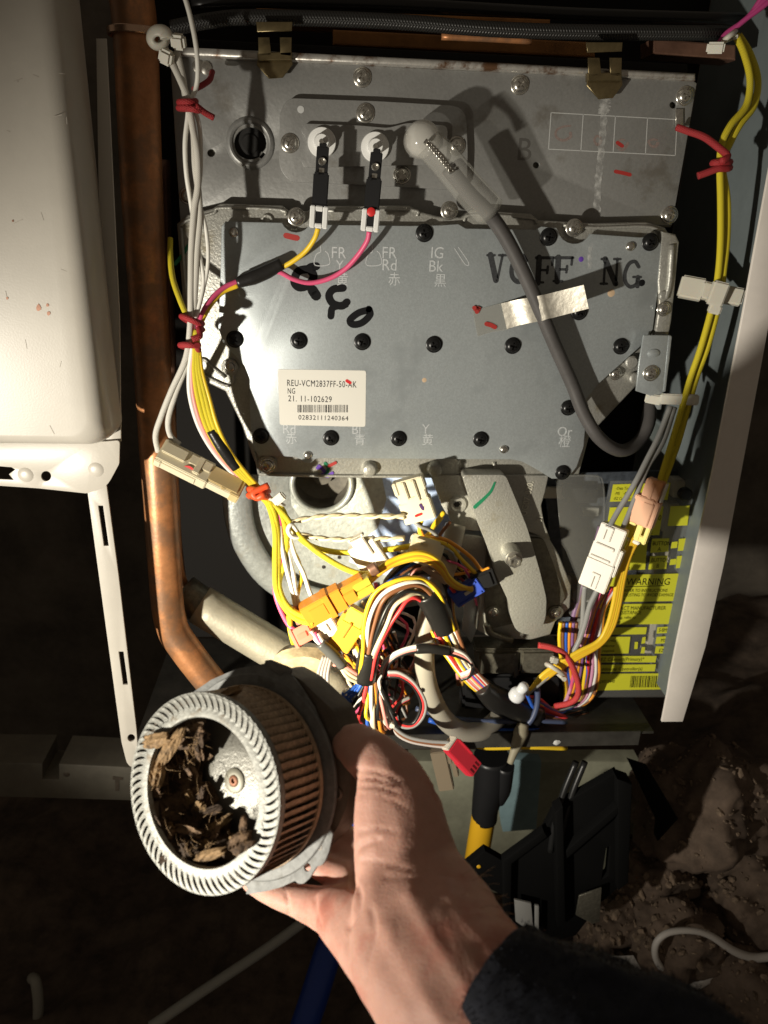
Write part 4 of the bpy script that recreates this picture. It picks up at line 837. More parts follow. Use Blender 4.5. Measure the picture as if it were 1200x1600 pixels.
cols2 = [YEL, WHITEW, REDW, SALM, WHITEW, YEL, PINK, BLUE, CREAMW, REDW, WHITEW, BROWNW]
for k, mt in enumerate(cols2):
    u = k/11-.5
    wire([(692+u*34, 980-u*10, -39), (702+u*34, 1004-u*8, -38-(k % 3)*2), (716+u*30, 1030, -34-(k % 3)*2), (734+u*26, 1054-u*6, -28), (756+u*20, 1076-u*8, -22), (778, 1092, -16)], 3.0, mt, mh)
wire([(752, 1072, -22), (772, 1090, -18), (800, 1104, -12), (840, 1120, -6)], [14, 20, 22, 18], SLEEVE, mh, 'sleeve', 14)
wire([(650, 1014, -48), (675, 1013, -48), (702, 1017, -46)], [8, 8.5, 8], SLEEVE, mh, 'sleeve', 12)
for dx, mt in ((-4, WHITEW), (0, SALM), (4, BLACKW)):
    wire([(598, 1062, -46), (602+dx, 1040, -46), (618+dx*.6, 1024+dx*.5, -47), (650, 1014+dx, -48), (690, 1015+dx, -47), (722, 1024+dx, -44), (738, 1040, -40), (734, 1052+dx, -36), (720, 1058+dx, -34)], 3.2, mt, mh)
for k, (mt, ex, ey) in enumerate(((BLUE, 536, 1084), (BLUE, 541, 1088), (BLUE, 546, 1092), (WHITEW, 538, 1080), (BLACKW, 544, 1112), (REDW, 560, 1124), (YEL, 572, 1118), (BLUE, 574, 1132), (WHITEW, 580, 1138), (CREAMW, 584, 1136), (ORW, 594, 1138), (BROWNW, 598, 1132), (SALM, 604, 1130), (BLACKW, 590, 1120), (WHITEW, 610, 1128), (BLACKW, 618, 1128), (BLACKW, 612, 1110))):
    s = 562+min(k, 13)*2.3
    wire([(s+4, 1054, -50), (s, 1066, -50-(k % 3)), ((s*.5+ex*.5), (1066+ey)*.5+2, -54+(k % 4)), (ex, ey, -56+(k % 3)*2), (ex+6, ey+8, -52)], 3.0, mt, mh)
# thin loose wires filling the space behind the harness
lw = thing('loose_wires', 'dense tangle of thin multicoloured wires behind the main harness and below the orange connector', 'wire bundle', U(600, 1040, -20))
rl = random.Random(3)
PAL = [BLACKW, WHITEW, REDW, YEL, BROWNW, GREYW, BLUE, SALM, CREAMW, ORW, PINK, BLACKW]
for k in range(40):
    x0 = rl.uniform(500, 620); y0 = rl.uniform(940, 1010); x1 = rl.uniform(545, 650); y1 = rl.uniform(1040, 1130)
    wire([(x0, y0, rl.uniform(-30, -5)), (x0+rl.uniform(-10, 40), y0+rl.uniform(10, 45), -20), ((x0+x1)/2+rl.uniform(-30, 30), (y0+y1)/2+rl.uniform(-15, 25), rl.uniform(-34, -6)), (x1+rl.uniform(-20, 20), y1-rl.uniform(5, 30), -15), (x1, y1, rl.uniform(-25, 0))], rl.uniform(1.9, 2.9), PAL[k % 12], lw, seg=6, n=4)
for k in range(26):
    x0 = rl.uniform(610, 690); y0 = rl.uniform(850, 900); x1 = rl.uniform(690, 745); y1 = rl.uniform(890, 950)
    wire([(x0, y0, rl.uniform(-20, 0)), ((x0+x1)/2+rl.uniform(-20, 20), (y0+y1)/2+rl.uniform(-25, 5), rl.uniform(-24, -4)), (x1, y1, rl.uniform(-15, 5))], rl.uniform(1.8, 2.8), PAL[k % 12], lw, seg=6, n=4)
# black twin loop and red connector lead
lp = thing('looped_wires', 'loop of black, red and grey wires leading to the bright red connector', 'wire bundle', U(640, 1140, -50))
for k, mt in enumerate((GREYW, REDW, BLACKW)):
    o = k*3.4
    wire([(606, 1050+o, -46), (626, 1052+o, -48), (648-o*.4, 1068+o*.6, -50), (664-o, 1096, -52), (662-o, 1118-o*.5, -53), (648-o*.4, 1134-o*.6, -53), (630, 1136-o, -52), (616+o, 1124-o*.4, -50), (617+o, 1108, -48), (628, 1096+o*.4, -46), (640, 1090+o*.3, -44)], 2.9, mt, lp)
for k, mt in enumerate((GREYW, BROWNW, mat('pale_grey_wire', (.55, .5, .47), .45))):
    wire([(612+k*2, 1128, -50), (620, 1140+k*3, -52), (640, 1152+k*3, -54), (670, 1158+k*3, -56), (704, 1160+k*4, -58)], 3, mt, lp)
wire([(602, 1060, -46), (600, 1080, -48), (604, 1105, -48), (610, 1126, -50), (614, 1134, -50)], [6, 7, 7, 6], SLEEVE, lp, 'sleeve', 10)
for x, y in ((604, 1128), (612, 1132)): lathe('crimp', [(2.4, -2), (2.6, 0), (2, 2), (0, 2.4)], U(x, y, -54), CONNW, lp, seg=12)
# sleeve lead from the red connector
sg = thing('sleeved_lead', 'dark grey sleeved lead with pink and cream wires crossing to the harness foot', 'wire bundle', U(520, 1020, -56))
wire([(500, 1004, -58), (518, 1020, -58), (536, 1040, -57)], [8.5, 9.5, 9], mat('grey_sleeve', (.09, .09, .085), .35), sg, 'sleeve', 12)
for k, mt in enumerate((WHITEW, PINK, WHITEW)): wire([(486+k*5, 986+k*2, -56), (494+k*4, 1000, -58), (504+k*3, 1008, -58)], 3.6, mt, sg)
for k, mt in enumerate((SALM, CREAMW, CREAMW)): wire([(534, 1038+k*3, -57), (548-k*2, 1046+k*6, -56), (566, 1058+k*5, -52)], 4, mt, sg)
for k, mt in enumerate((WHITEW, YEL)): wire([(544+k*6, 998, -50), (556+k*5, 1018, -51), (566+k*3, 1038, -52), (572, 1056, -52)], 3.8, mt, sg)
gw = thing('grey_wires', 'pale grey wires dropping into the smoky connector right of the fan', 'wire bundle', U(510, 1100, -64))
for k in range(4): wire([(506+k*4, 1025, -44), (497+k*5, 1055, -54), (499+k*5, 1078, -60), (510+k*5, 1096, -66), (522+k*4, 1104, -66)], 2.8, mat('pale_grey_wire', (.55, .5, .47), .45), gw)
o = lathe('foil_wrap', [(0, -14), (8, -13), (13, -6), (15, 2), (10, 9), (0, 11)], U(475, 1030, -30), mat('crumpled_clear_wrap', (.50, .40, .25), .3, 0, .4, 90, .9, 160), None, seg=16); o.scale = (1.5, 1, .8); tag(o, 'crumpled brownish plastic wrap behind the red connector', 'plastic wrap')
# clear hose
tag(wire([(712, 820, 0), (700, 870, -10), (682, 920, -16), (668, 970, -20), (663, 1020, -24), (668, 1070, -26), (688, 1115, -26), (715, 1140, -24), (748, 1143, -18), (772, 1128, -8), (790, 1105, 4)], 15.5, HOSE, None, 'clear_hose', 18), 'thick milky clear hose curving in a U below the gas valve', 'hose')
# ------------------------------------------------------------ wiring, right
ry = thing('yellow_wires', 'long pair of braided yellow wires hanging down the right side', 'wire bundle', U(1080, 600, -20))
wire([(1150, 55, 5), (1163, 85, 2), (1172, 125, -2), (1166, 165, -6), (1142, 195, -10), (1128, 225, -12), (1125, 260, -14), (1126, 310, -14), (1126, 370, -14), (1123, 420, -14), (1115, 470, -14), (1096, 540, -14), (1079, 590, -14), (1065, 640, -14), (1050, 690, -16), (1036, 735, -18), (1029, 760, -20)], 5.2, YELB, ry)
wire([(1154, 55, 8), (1172, 85, 6), (1184, 125, 3), (1178, 165, -1), (1156, 195, -6), (1140, 225, -8), (1128, 255, -10), (1136, 310, -11), (1136, 370, -11), (1131, 420, -12), (1124, 470, -12), (1106, 540, -12), (1088, 590, -12), (1074, 640, -12), (1060, 690, -13), (1044, 735, -15), (1034, 762, -18)], 5.2, YELB, ry)
tie('red cord tied round the right yellow wires and screwed to the plate', [(1058, 199, 8), (1075, 205, 2), (1100, 214, -8), (1122, 230, -16), (1137, 244, -18), (1128, 252, -20)]+coil(1127, 252, -12, 13, 6, 1.3, .1)+[(1120, 264, -18), (1104, 270, -17), (1090, 275, -16)], 5.5)
t = thing('pink_wires', 'pink wires with a white tie leaving at the top right corner', 'wire bundle', U(1150, 55, 5))
for k in range(3): wire([(1115+k*3, 72, 4), (1135, 58-k*3, 3), (1160+k*4, 34-k*3, 0), (1195, 8-k*8, -4), (1225, -20, -6)], 4, mat('magenta_wire', (.45, .05, .20), .45), t)
boxes('tie_head', frame(U(1104, 76, 0), U(1128, 76, -4), 10), [(0, 10, -2.5, 3.5, -2, 2)], NYLON, t, .001)
obj('tie_band', tube_bm([U(*q) for q in coil(1140, 54, 2, 9, 6, 1.1, -.6)], .0016, 6, 4), NYLON, t)
t = thing('wire_clamp', 'milky nylon clamp holding the yellow wires near the right edge, the upper one', 'clamp', U(1110, 455, -10))
boxes('clamp_body', frame(U(1062, 446, 0), U(1158, 464, -14), -12), [(0, 16, -7, 7, -6, 2), (14, 40, -6, 5, -3, 4)], NYLON, t, .0012)
boxes('clamp_latch', frame(U(1110, 452, -16), U(1134, 458, -18), 0), [(0, 10, -9, 6, -2, 4), (3, 11, -14, -8, -2, 3)], NYLON, t, .001)
t = thing('wire_clamp', 'thin nylon strap clamp from the corner bracket round the yellow wires, the lower one', 'clamp', U(1060, 624, -12))
boxes('strap', frame(U(1031, 623, -8), U(1087, 625, -16), 8), [(0, 25, -3.6, 3.6, -2, 1.4)], NYLON, t, .0008)
boxes('strap_end', frame(U(1008, 622, -4), U(1034, 627, -8), 8), [(0, 11, -3, 3.6, -1.5, 1.0)], NYLON, t, .0012)
gr = thing('grey_wires', 'two grey wires running from the cable clamp down to the white connector', 'wire bundle', U(1000, 740, -12))
wire([(1048, 634, -6), (1030, 680, -8), (1010, 720, -10), (992, 755, -14), (965, 800, -18), (952, 824, -22)], 4.6, GREYW, gr)
wire([(1054, 636, -6), (1036, 690, -7), (1014, 725, -8), (1000, 758, -12), (984, 800, -17), (972, 828, -22)], 4.4, GREYW, gr)
wire([(914, 915, -22), (912, 940, -18), (910, 975, -14), (905, 1000, -12)], 4, GREYW, gr)
wire([(934, 920, -22), (922, 945, -20), (914, 975, -18), (903, 1005, -18), (884, 1035, -20), (850, 1062, -22), (822, 1085, -22)], 4.2, GREYW, gr)
connector('white multi pole connector on the grey wires in front of the yellow panels', (962, 822, -22), (926, 918, -24), 12, [
    ('housing', CONNW, [(0, .98, -9.5, 9.5, -5, 4), (.3, .72, -10.4, 12, -5.5, 2.6), (.55, 1.0, -10.2, 10.2, -5.5, 4.6)]),
    ('latch', CONNW, [(.02, .24, -6.5, 1, 4, 5.6), (.74, .98, -3, 3.4, 4.6, 5.8), (.30, .36, -8, 6, 4, 5.6), (.5, .54, -9, 6, 4, 5.4)]), ('slot', mat('dark_slot', (.25, .22, .17), .6), [(.06, .22, -4, -3, 5.3, 5.7), (.78, .96, -.6, .4, 5.5, 5.9)])])
connector('peach and yellow connector joining the long yellow wires', (1026, 750, -22), (992, 846, -22), 14, [
    ('housing', PEACH, [(0, .34, -6, 6, -5, 3), (.3, .72, -8.4, 8.4, -5, 3.6), (.28, .36, -9.2, 5, -5, 4.6)]), ('latch', PEACH, [(.34, .7, -2, 5.4, 3.6, 5.2), (.05, .3, -1.2, 1.2, 3, 4)]),
    ('plug', YELCON, [(.70, .96, -8, -2.4, -4, 3.4), (.70, .96, -1.4, 3, -4, 3.4), (.66, .98, 5, 8, -4, 3.2), (.86, .96, 2, 8, -4, 3)]), ('side_rail', CONNW, [(.0, .3, 7.2, 8.4, -3, 2), (.96, 1.02, -5, 4, -3, 3)])])
yo = thing('yellow_leads', 'golden yellow leads curving from the peach connector down to the white cap', 'wire bundle', U(950, 980, -20))
for k, mt in enumerate((YEL, mat('golden_wire', (.85, .50, .03), .4), YEL, mat('golden_wire', (.85, .5, .03), .4))):
    o = k*3.2-4
    wire([(994+o, 838, -22), (978+o, 870, -22), (969+o, 905, -22), (962+o, 945, -22), (952+o, 980, -22), (936+o*.5, 1004+o*.4, -22), (904, 1022+o, -22), (872, 1041+o, -22), (846, 1060+o, -22), (828-o*.3, 1078, -22)], 3.8, mt, yo)
t = thing('zip_tie', 'small white zip tie round the yellow leads near the red wire', 'zip tie', U(868, 1040, -26))
obj('band', tube_bm([U(*q) for q in coil(868, 1043, -22, 14, 7, 1.0, .7)], .0018, 8, 4), NYLON, t)
boxes('head', frame(U(861, 1030, -29), U(876, 1034, -29), 0), [(0, 6, -2.6, 2.6, -3, 2)], NYLON, t, .001)
tag(wire([(841, 1008, -18), (862, 1012, -20), (882, 1022, -22), (896, 1045, -24), (904, 1072, -24), (901, 1090, -22), (888, 1099, -18), (868, 1103, -10)], 4.8, mat('red_braid_wire', (.68, .06, .06), .5, uvw=300), None, 'red_wire', 10), 'red braided wire hooping over the yellow leads', 'wire')
o = thing('crimp_connector', 'glossy white closed end cap among the lower wires', 'end cap', U(815, 1078, -30))
Mc = frame(U(806, 1088, -30), U(826, 1064, -34)); Mz = Matrix((Mc.col[1].xyz, Mc.col[2].xyz, Mc.col[0].xyz)).transposed().to_4x4()
lathe('cap_body', [(0, -3), (4.5, -3), (6.0, -1), (6.2, 3), (5.6, 5.5), (4.2, 7), (3.6, 8), (3.9, 9), (4.0, 12), (3.2, 14), (0, 15)], U(806, 1088, -30), mat('glossy_white_cap', (.80, .82, .84), .18, trans=.1), o, Mz, 24, 70)
# bundle behind on the right, and the dark nest at the bottom
rb = thing('rear_loom', 'loom of pink, purple and brown wires running down behind the white connector', 'wire bundle', U(900, 1060, 0))
PUR = mat('purple_wire', (.25, .12, .30), .45); LIL = mat('lilac_pink_wire', (.60, .28, .42), .45)
for k, mt in enumerate((PINK, LIL, ORW, PUR, YEL, BROWNW, BLUE, REDW, LIL, BROWNW, WHITEW, ORW)):
    o = random.uniform(-1, 1)
    wire([(944+k*1.8, 918, -8+o), (930+o*4+k*1.5, 950, -4), (918+k*2.2+o*5, 985, 0+o*3), (905+k*3+o*6, 1020, 2+o*3), (898+k*3.6+o*6, 1055, 4), (890+k*3.5+o*10, 1090, 6), (872+k*2, 1110, 8)], 3.0, mt, rb)
for k, mt in enumerate((YEL, BROWNW, BLUE, ORW, PUR, BROWNW)): wire([(876+k*5, 972, 6), (874+k*5, 1000, 6), (878+k*4, 1040, 6), (884+k*3, 1080, 8), (880, 1110, 8)], 3, mt, rb)
for k, mt in enumerate((PUR, BROWNW)): wire([(938, 822, 20), (925+k*4, 870, 20), (905+k*4, 930, 18), (890+k*4, 985, 14)], 4, mt, rb)
nest = thing('dark_wire_nest', 'dark tangle of brown, blue and yellow wires along the casing bottom', 'wire bundle', U(800, 1120, 0))
for k in range(26):
    mt = random.choice((BROWNW, BROWNW, BLACKW, BLACKW, BLUE, PUR, REDW, YEL, GREYW)); a = random.uniform(-14, 14); b = random.uniform(-16, 16)
    wire([(770+a, 1088+b*.4, -12+b*.5), (805, 1100+b*.7, -8), (840, 1110+b+a*.4, -4), (872+a, 1118+a*.6+b*.3, 0), (905+b, 1110+a, 6)], 3.0, mt, nest, n=4)
wire([(822, 1082, -18), (835, 1105, -14), (838, 1060, -10)], 3, BLUE, nest)
wire([(838, 1060, -14), (840, 1095, -16), (830, 1125, -18), (805, 1145, -16), (790, 1150, -10)], 4.5, mat('slate_wire', (.07, .09, .16), .4), nest)
for k, (mt, y) in enumerate(((mat('slate_wire', (.07, .09, .16), .4), 1125), (BLUE, 1140), (WHITEW, 1156), (BROWNW, 1160), (YEL, 1166))):
    wire([(650+k*20, y-18+k*3, -10), (700+k*10, y-4, -12), (760, y+2, -14), (830, y+1, -14), (885, y+3, -10)], 4, mt, nest)
o = wire([(818, 1130, -18), (812, 1150, -22), (804, 1172, -26), (797, 1192, -28)], [8, 12, 9, 6, 5], mat('dull_nylon_clip', (.30, .27, .19), .5), None, 'nylon_clip', 12); tag(o, 'dull brownish nylon clip hanging at the bottom edge of the casing', 'clip')
o = wire([(852, 1150, -16), (868, 1156, -18), (880, 1150, -18)], [5, 9, 4], mat('frosty_plastic', (.6, .6, .58), .3), None, 'plastic_scrap', 10); tag(o, 'small frosty plastic scrap lying at the casing bottom', 'scrap')
# ------------------------------------------------------------ centrifugal fan held in the hand
FD = .26                                       # camera depth of the front rim
FC = D(314, 1237, FD)
ray = (FC-CAM).normalized(); wv = -ray
xv = (CX-wv*CX.dot(wv)).normalized(); yv = wv.cross(xv)
tilt = math.radians(43.5)
AX = (wv*math.cos(tilt)+(xv*-.95+yv*-.31).normalized()*math.sin(tilt)).normalized()   # out of the open front
FU = (yv-AX*yv.dot(AX)).normalized(); FW = FU.cross(AX).normalized()
FM = Matrix((FW, FU, AX)).transposed().to_4x4(); FM.translation = FC                  # local: x right, y up, z out of the front
FS = FD/.402; FM = FM @ Matrix.Scale(FS, 4)                                           # drawn at full size, scaled to its distance
R = 152*.402/FPX; FL = .040
def UFp(x, y, h):
    """local position on the fan plane z = h (metres) seen at photo position x, y"""
    d = (x-600)/FPX*CX-(y-800)/FPX*CY+CF; P0 = FC+AX*h*FS
    return FM.inverted() @ (CAM+d*((P0-CAM).dot(AX)/d.dot(AX)))
fan = thing('centrifugal_fan', 'dusty galvanised squirrel cage blower fan clogged with rotten wood, held in the hand', 'fan', FC)
def fobj(name, bm, mt, parent=None, smooth=False, label=None):
    for v in bm.verts: v.co = FM @ v.co
    o = obj(name, bm, mt, parent or fan, smooth, label); return o
NB = 66
# inner lip of the front ring
o = fobj('front_ring', lathe_bm([(R*.745, -.003), (R*.74, -.001), (R*.75, .0004), (R*.80, .0006), (R*.845, .0002), (R*.85, -.0008), (R*.80, -.0012), (R*.745, -.003)], 96), IMPEL); smooth_by_angle(o.data, 50)
o = fobj('outer_hoop', lathe_bm([(R*.985, -.0042), (R*1.0, -.0042), (R*1.004, -.002), (R*.998, -.0006), (R*.985, -.0008), (R*.985, -.0042)], 96), IMPEL); smooth_by_angle(o.data, 60)
o = fobj('rear_hoop', lathe_bm([(R*.975, -FL), (R*1.0, -FL), (R*1.006, -FL+.0016), (R*1.0, -FL+.003), (R*.975, -FL+.003), (R*.975, -FL)], 80), DUST); smooth_by_angle(o.data, 60)
# one folded tab and one blade, repeated round the ring
bm = bmesh.new(); n = 10; rows = []
dphi = 2*math.pi/NB
for j in range(n):
    s = j/(n-1); r = R*(.80+.20*s); ph = dphi*(1.5*s*s-.25*s); hw = dphi*.5*(1-.36*math.sin(math.pi*min(1, max(0, (s-.12)/.80)))**.6)
    row = []
    for q, z in ((-1, -.0010), (-.94, 0), (0, .0001), (.90, .0003), (1.0, .0004)):
        a = ph+q*hw; e = z*(1 if 0 < j < n-1 else .2)
        row.append(bm.verts.new((r*math.cos(a), r*math.sin(a), e+.0002)))
    rows.append(row)
for a, b in zip(rows, rows[1:]):
    for k in range(4): bm.faces.new((a[k], a[k+1], b[k+1], b[k]))
bmesh.ops.recalc_face_normals(bm, faces=bm.faces)
tabme = bpy.data.meshes.new('rim_tab'); bm.to_mesh(tabme); bm.free(); tabme.materials.append(IMPEL)
bm = bmesh.new(); rows = []
for j in range(6):
    s = j/5; r = R*(.82+.165*s); ph = dphi*(1.5*s*s-.3*s)
    rows.append([bm.verts.new((r*math.cos(ph+dz), r*math.sin(ph+dz), z)) for z, dz in ((-.0045, 0), (-FL*.33, .004), (-FL*.66, -.003), (-FL+.001, 0))])
lastr = rows[-1]
rows.append([bm.verts.new(((R*.992)*math.cos(math.atan2(v.co.y, v.co.x)+dphi*.34), (R*.992)*math.sin(math.atan2(v.co.y, v.co.x)+dphi*.34), v.co.z)) for v in lastr])
for a, b in zip(rows, rows[1:]):
    for k in range(3): bm.faces.new((a[k], a[k+1], b[k+1], b[k]))
bmesh.ops.recalc_face_normals(bm, faces=bm.faces)
blme = bpy.data.meshes.new('blade'); bm.to_mesh(blme); bm.free(); blme.materials.append(DUST)
for p in blme.polygons: p.use_smooth = True
RE = FM.to_3x3().normalized()
for k in range(NB):
    rot = (RE @ Matrix.Rotation(dphi*k, 3, 'Z')).to_euler()
    inst('rim_tab', tabme, fan, FC, rot, scale=(FS,)*3); inst('blade', blme, fan, FC, rot, scale=(FS,)*3)
fobj('slot_shadow_ring', lathe_bm([(R*.80, -.0046), (R*.993, -.0046), (R*.993, -.0052), (R*.80, -.0052)], 64), MOTORM)  # added dark ring: stops light behind the slots and keeps them dark
o = fobj('drum_liner', lathe_bm([(R*.80, -.002), (R*.80, -FL+.001)], 64), mat('brown_drum_liner', (.14, .10, .07), .8));  # plain dark brown liner
o = fobj('back_disc', lathe_bm([(R*.97, -FL+.006), (R*.62, -FL+.0065), (R*.50, -FL+.0085), (R*.40, -FL+.0110), (R*.30, -FL+.012), (0, -FL+.012)], 64), mat('pale_zinc_disc', (.21, .205, .18), .42, .3, .12, 700, .35, 900, dirt=(.17, .16, .125), ds=60, dt=.62), smooth=True)
hubz = -FL+.012
o = fobj('hub_washer', lathe_bm([(R*.135, -.001), (R*.135, .0006), (R*.125, .001), (R*.065, .001), (R*.06, .0004)], 40), mat('dull_washer', (.22, .21, .165), .5, .4), smooth=False)
o.location += AX*hubz*FS; smooth_by_angle(o.data, 50)
o = fobj('hub_shaft', lathe_bm([(R*.06, 0), (R*.06, .0012), (R*.05, .0016), (R*.028, .0016), (R*.025, .0004), (0, .0004)], 20), mat('rusty_shaft', (.25, .11, .06), .6, .3, .4, 500)); o.location += AX*hubz*FS; smooth_by_angle(o.data, 40)
# the mounting flange and motor housing
def fplate(name, pts, h, th, mt, bev=.0004, holes=(), rr=0, label=None):
    lp = [fillet(pts, rr) if rr else pts]+list(holes)
    bm = solid([[UFp(x, y, h) for x, y in l] for l in lp], V((0, 0, -th)), bev)
    o = fobj(name, bm, mt, label=label); smooth_by_angle(o.data, 50); return o
HF = -FL-.003
fl = [(262, 1130), (295, 1086), (330, 1062), (370, 1045), (408, 1038), (416, 1036), (430, 1040), (438, 1050), (446, 1046), (452, 1050), (470, 1074), (490, 1105), (505, 1143), (512, 1180), (515, 1215), (514, 1238), (520, 1245), (521, 1262), (517, 1280), (514, 1295), (520, 1303), (514, 1330), (508, 1345), (503, 1352), (495, 1354), (484, 1372), (474, 1381), (466, 1381), (461, 1376), (440, 1386), (415, 1393), (392, 1397), (384, 1397), (387, 1388), (382, 1383), (376, 1388), (362, 1384), (300, 1370), (240, 1290), (235, 1200)]
fplate('flange', fl, HF, .0014, FLANGE, .0004, [ring(480, 1355, 5.5, 14, 7)], 2.5)
fplate('flange_tab', [(414, 1032), (421, 1031), (452, 1043), (455, 1049), (452, 1054), (442, 1050), (438, 1056), (428, 1050), (413, 1040)], HF+.0006, .0018, FLANGE, .0004, (), 2)
o = fobj('motor_cup', lathe_bm([(R*.9, HF+.0009), (R*1.11, HF+.0009), (R*1.125, HF+.0004), (R*1.125, HF-.001)], 96), FLANGE)
fplate('motor_housing', [(440, 1045), (470, 1062), (520, 1110), (536, 1150), (548, 1205), (548, 1228), (541, 1262), (528, 1292), (514, 1312), (440, 1380), (330, 1380), (270, 1300), (260, 1180), (330, 1070)], HF-.004, .022, MOTORM, .0012, (), 6)
p = FM @ UFp(529, 1240, HF-.004); Mq = FM.copy()
lathe('housing_screw', [(3.4, -1), (3.2, 1.2), (2.2, 2), (1.5, 1.4), (0, 1.2)], p, MOTORM, fan, Mq, 18)
lathe('punch_mark', [(1.5, 0), (1.4, .2), (1.0, .2), (.9, 0)], FM @ UFp(500, 1324, HF), MOTORM, fan, Mq, 14)
# ------------------------------------------------------------ rotten wood inside the fan
def chip(label, loc, ln, wd, th, rot, mt, group='rotten wood chips inside the fan', seed=0, name='wood_chip'):
    """splintered piece of wood: fibrous ridges along its length, ragged ends"""
    bm = bmesh.new(); n, k = 9, 7; rnd = random.Random(seed); G = []
    rid = [rnd.uniform(-.5, .8) for _ in range(k)]; e0 = [rnd.uniform(0, .3) for _ in range(k)]; e1 = [rnd.uniform(0, .35) for _ in range(k)]
    bend = rnd.uniform(-.18, .18)
    for side in (1, -1):
        g = []
        for i in range(n):
            row = []
            for j in range(k):
                s = (e0[j]*.5+(1-e0[j]*.5-e1[j]*.5)*i/(n-1))-.5; v = j/(k-1)-.5
                taper = .55+.45*math.sin(math.pi*min(1, max(0, s+.5))**.8)
                z = side*th*(.5-1.6*v*v)*(.6+.4*rnd.random())+rid[j]*th*.55+rnd.uniform(-.12, .12)*th+bend*ln*(s*s-.08)
                row.append(bm.verts.new((s*ln, v*wd*taper+rnd.uniform(-.03, .03)*wd, z)))
            g.append(row)
        for i in range(n-1):
            for j in range(k-1): bm.faces.new((g[i][j], g[i+1][j], g[i+1][j+1], g[i][j+1]) if side > 0 else (g[i][j], g[i][j+1], g[i+1][j+1], g[i+1][j]))
        G.append(g)
    b = [g for g in G]
    loopv = lambda g: [g[i][0] for i in range(n)]+[g[-1][j] for j in range(1, k)]+[g[i][-1] for i in range(n-2, -1, -1)]+[g[0][j] for j in range(k-2, 0, -1)]
    A, B = loopv(G[0]), loopv(G[1])
    for i in range(len(A)): bm.faces.new((A[i-1], B[i-1], B[i], A[i]))
    bmesh.ops.recalc_face_normals(bm, faces=bm.faces)
    M = FM @ Matrix.Translation(loc) @ rot.to_4x4()
    for v in bm.verts: v.co = M @ v.co
    return tag(obj(name, bm, mt), label, 'wood chip', group)
def E3(a, b, c): return Matrix.Rotation(a, 3, 'Z') @ Matrix.Rotation(b, 3, 'Y') @ Matrix.Rotation(c, 3, 'X')
pp = lambda x, y, h: UFp(x, y, h)
chip('pale splintered wood shard sticking out over the upper left of the fan rim', pp(245, 1157, .004), .021, .0085, .003, E3(.15, .1, .3), BARKL, None, 3)
chip('long curled golden wood fibre sliver below the upper left rim shard', pp(268, 1165, .000), .030, .0075, .003, E3(.75, .0, .4), BARKL, None, 5)
chip('small golden forked splinter at the left inside the fan', pp(247, 1208, -.003), .016, .009, .003, E3(1.4, .2, .2), BARKL, None, 8)
chip('dark block of wood wedged on the lower right of the fan rim', pp(378, 1316, .003), .016, .0105, .005, E3(.35, .1, -.2), BARK, None, 11)
chip('thin upright sliver of wood leaning on the lower right rim', pp(380, 1290, .001), .013, .0045, .002, E3(1.1, -.3, .2), BARK, None, 12)
chip('reddish brown flat wood chip at the bottom middle of the fan', pp(296, 1299, -.012), .019, .0075, .004, E3(-.22, .1, .2), BARK, None, 14)
chip('golden ragged wood piece at the lowest edge inside the fan', pp(330, 1335, -.004), .024, .006, .0035, E3(.25, 0, .3), BARKL, None, 16)
rr = random.Random(21)
def bx(y):                                      # right-hand limit of the debris, leaving the hub disc bare
    T = [(1100, 322), (1150, 326), (1195, 318), (1225, 330), (1255, 338), (1285, 352), (1310, 392), (1350, 400)]
    for (a, p), (b, q) in zip(T, T[1:]):
        if a <= y <= b: return p+(q-p)*(y-a)/(b-a)
    return 320
MIDB = mat('dark_rotten_wood', (.05, .031, .018), .9, 0, .6, 200, .9, 500)
GOLD = mat('golden_rotten_wood', (.20, .125, .055), .85, 0, .55, 240, .9, 500, dirt=(.05, .032, .018), ds=140, dt=.54)
spots = []
while len(spots) < 74:
    x, y = rr.uniform(228, 400), rr.uniform(1128, 1345)
    if ((x-318)/96)**2+((y-1237)/118)**2 > .82 or x > bx(y)-9: continue
    q = min(1, ((x-318)/88)**2+((y-1237)/112)**2); deep = -.024+.021*q**1.5+(.006 if x > 300 else 0)*0
    spots.append((x, y, deep+rr.uniform(-.003, .004)))
for i, (x, y, h) in enumerate(spots):
    z = i % 4
    chip(('loose dark brown rotten wood chip among the debris packed inside the fan'), pp(x, y, h), rr.uniform(.009, .017) if z else rr.uniform(.018, .027), rr.uniform(.0045, .0095), rr.uniform(.001, .0028), E3(rr.uniform(0, 3.1), rr.uniform(-.6, .6), rr.uniform(-.8, .8)), (BARK, MIDB, GOLD, BARK)[rr.randrange(4)], 'rotten wood chips inside the fan', 100+i)
chip('tuft of bark caught on top of the fan drum behind the rim', FM @ V((0, 0, 0)) and pp(362, 1082, -.010), .014, .006, .004, E3(.3, .2, .4), BARKL, None, 31)
bm = bmesh.new()                                # matted dust and fibre under the chips
o = fobj('debris_bed', (lambda b: b)(lathe_bm([(0, -FL+.0135), (R*.15, -FL+.0135), (R*.3, -FL+.0135), (R*.42, -FL+.0135), (R*.55, -FL+.016), (R*.66, -FL+.021), (R*.74, -FL+.028), (R*.79, -.006)], 72)), mat('matted_debris', (.10, .064, .036), .95, 0, .6, 260, 1., 400))
me = o.data; bm = bmesh.new(); bm.from_mesh(me); Mi = FM.inverted()
kill = []
for f in bm.faces:
    c = Mi @ (f.calc_center_median()+o.location+WO[fan]) 
    P = FM @ c; q = P-CAM; z = q.dot(CF); X_, Y_ = 600+q.dot(CX)/z*FPX, 800-q.dot(CY)/z*FPX
    if X_ > bx(Y_)-3+3*noise.noise(V((Y_*.09, 0, 0))): kill.append(f)
bmesh.ops.delete(bm, geom=kill, context='FACES')
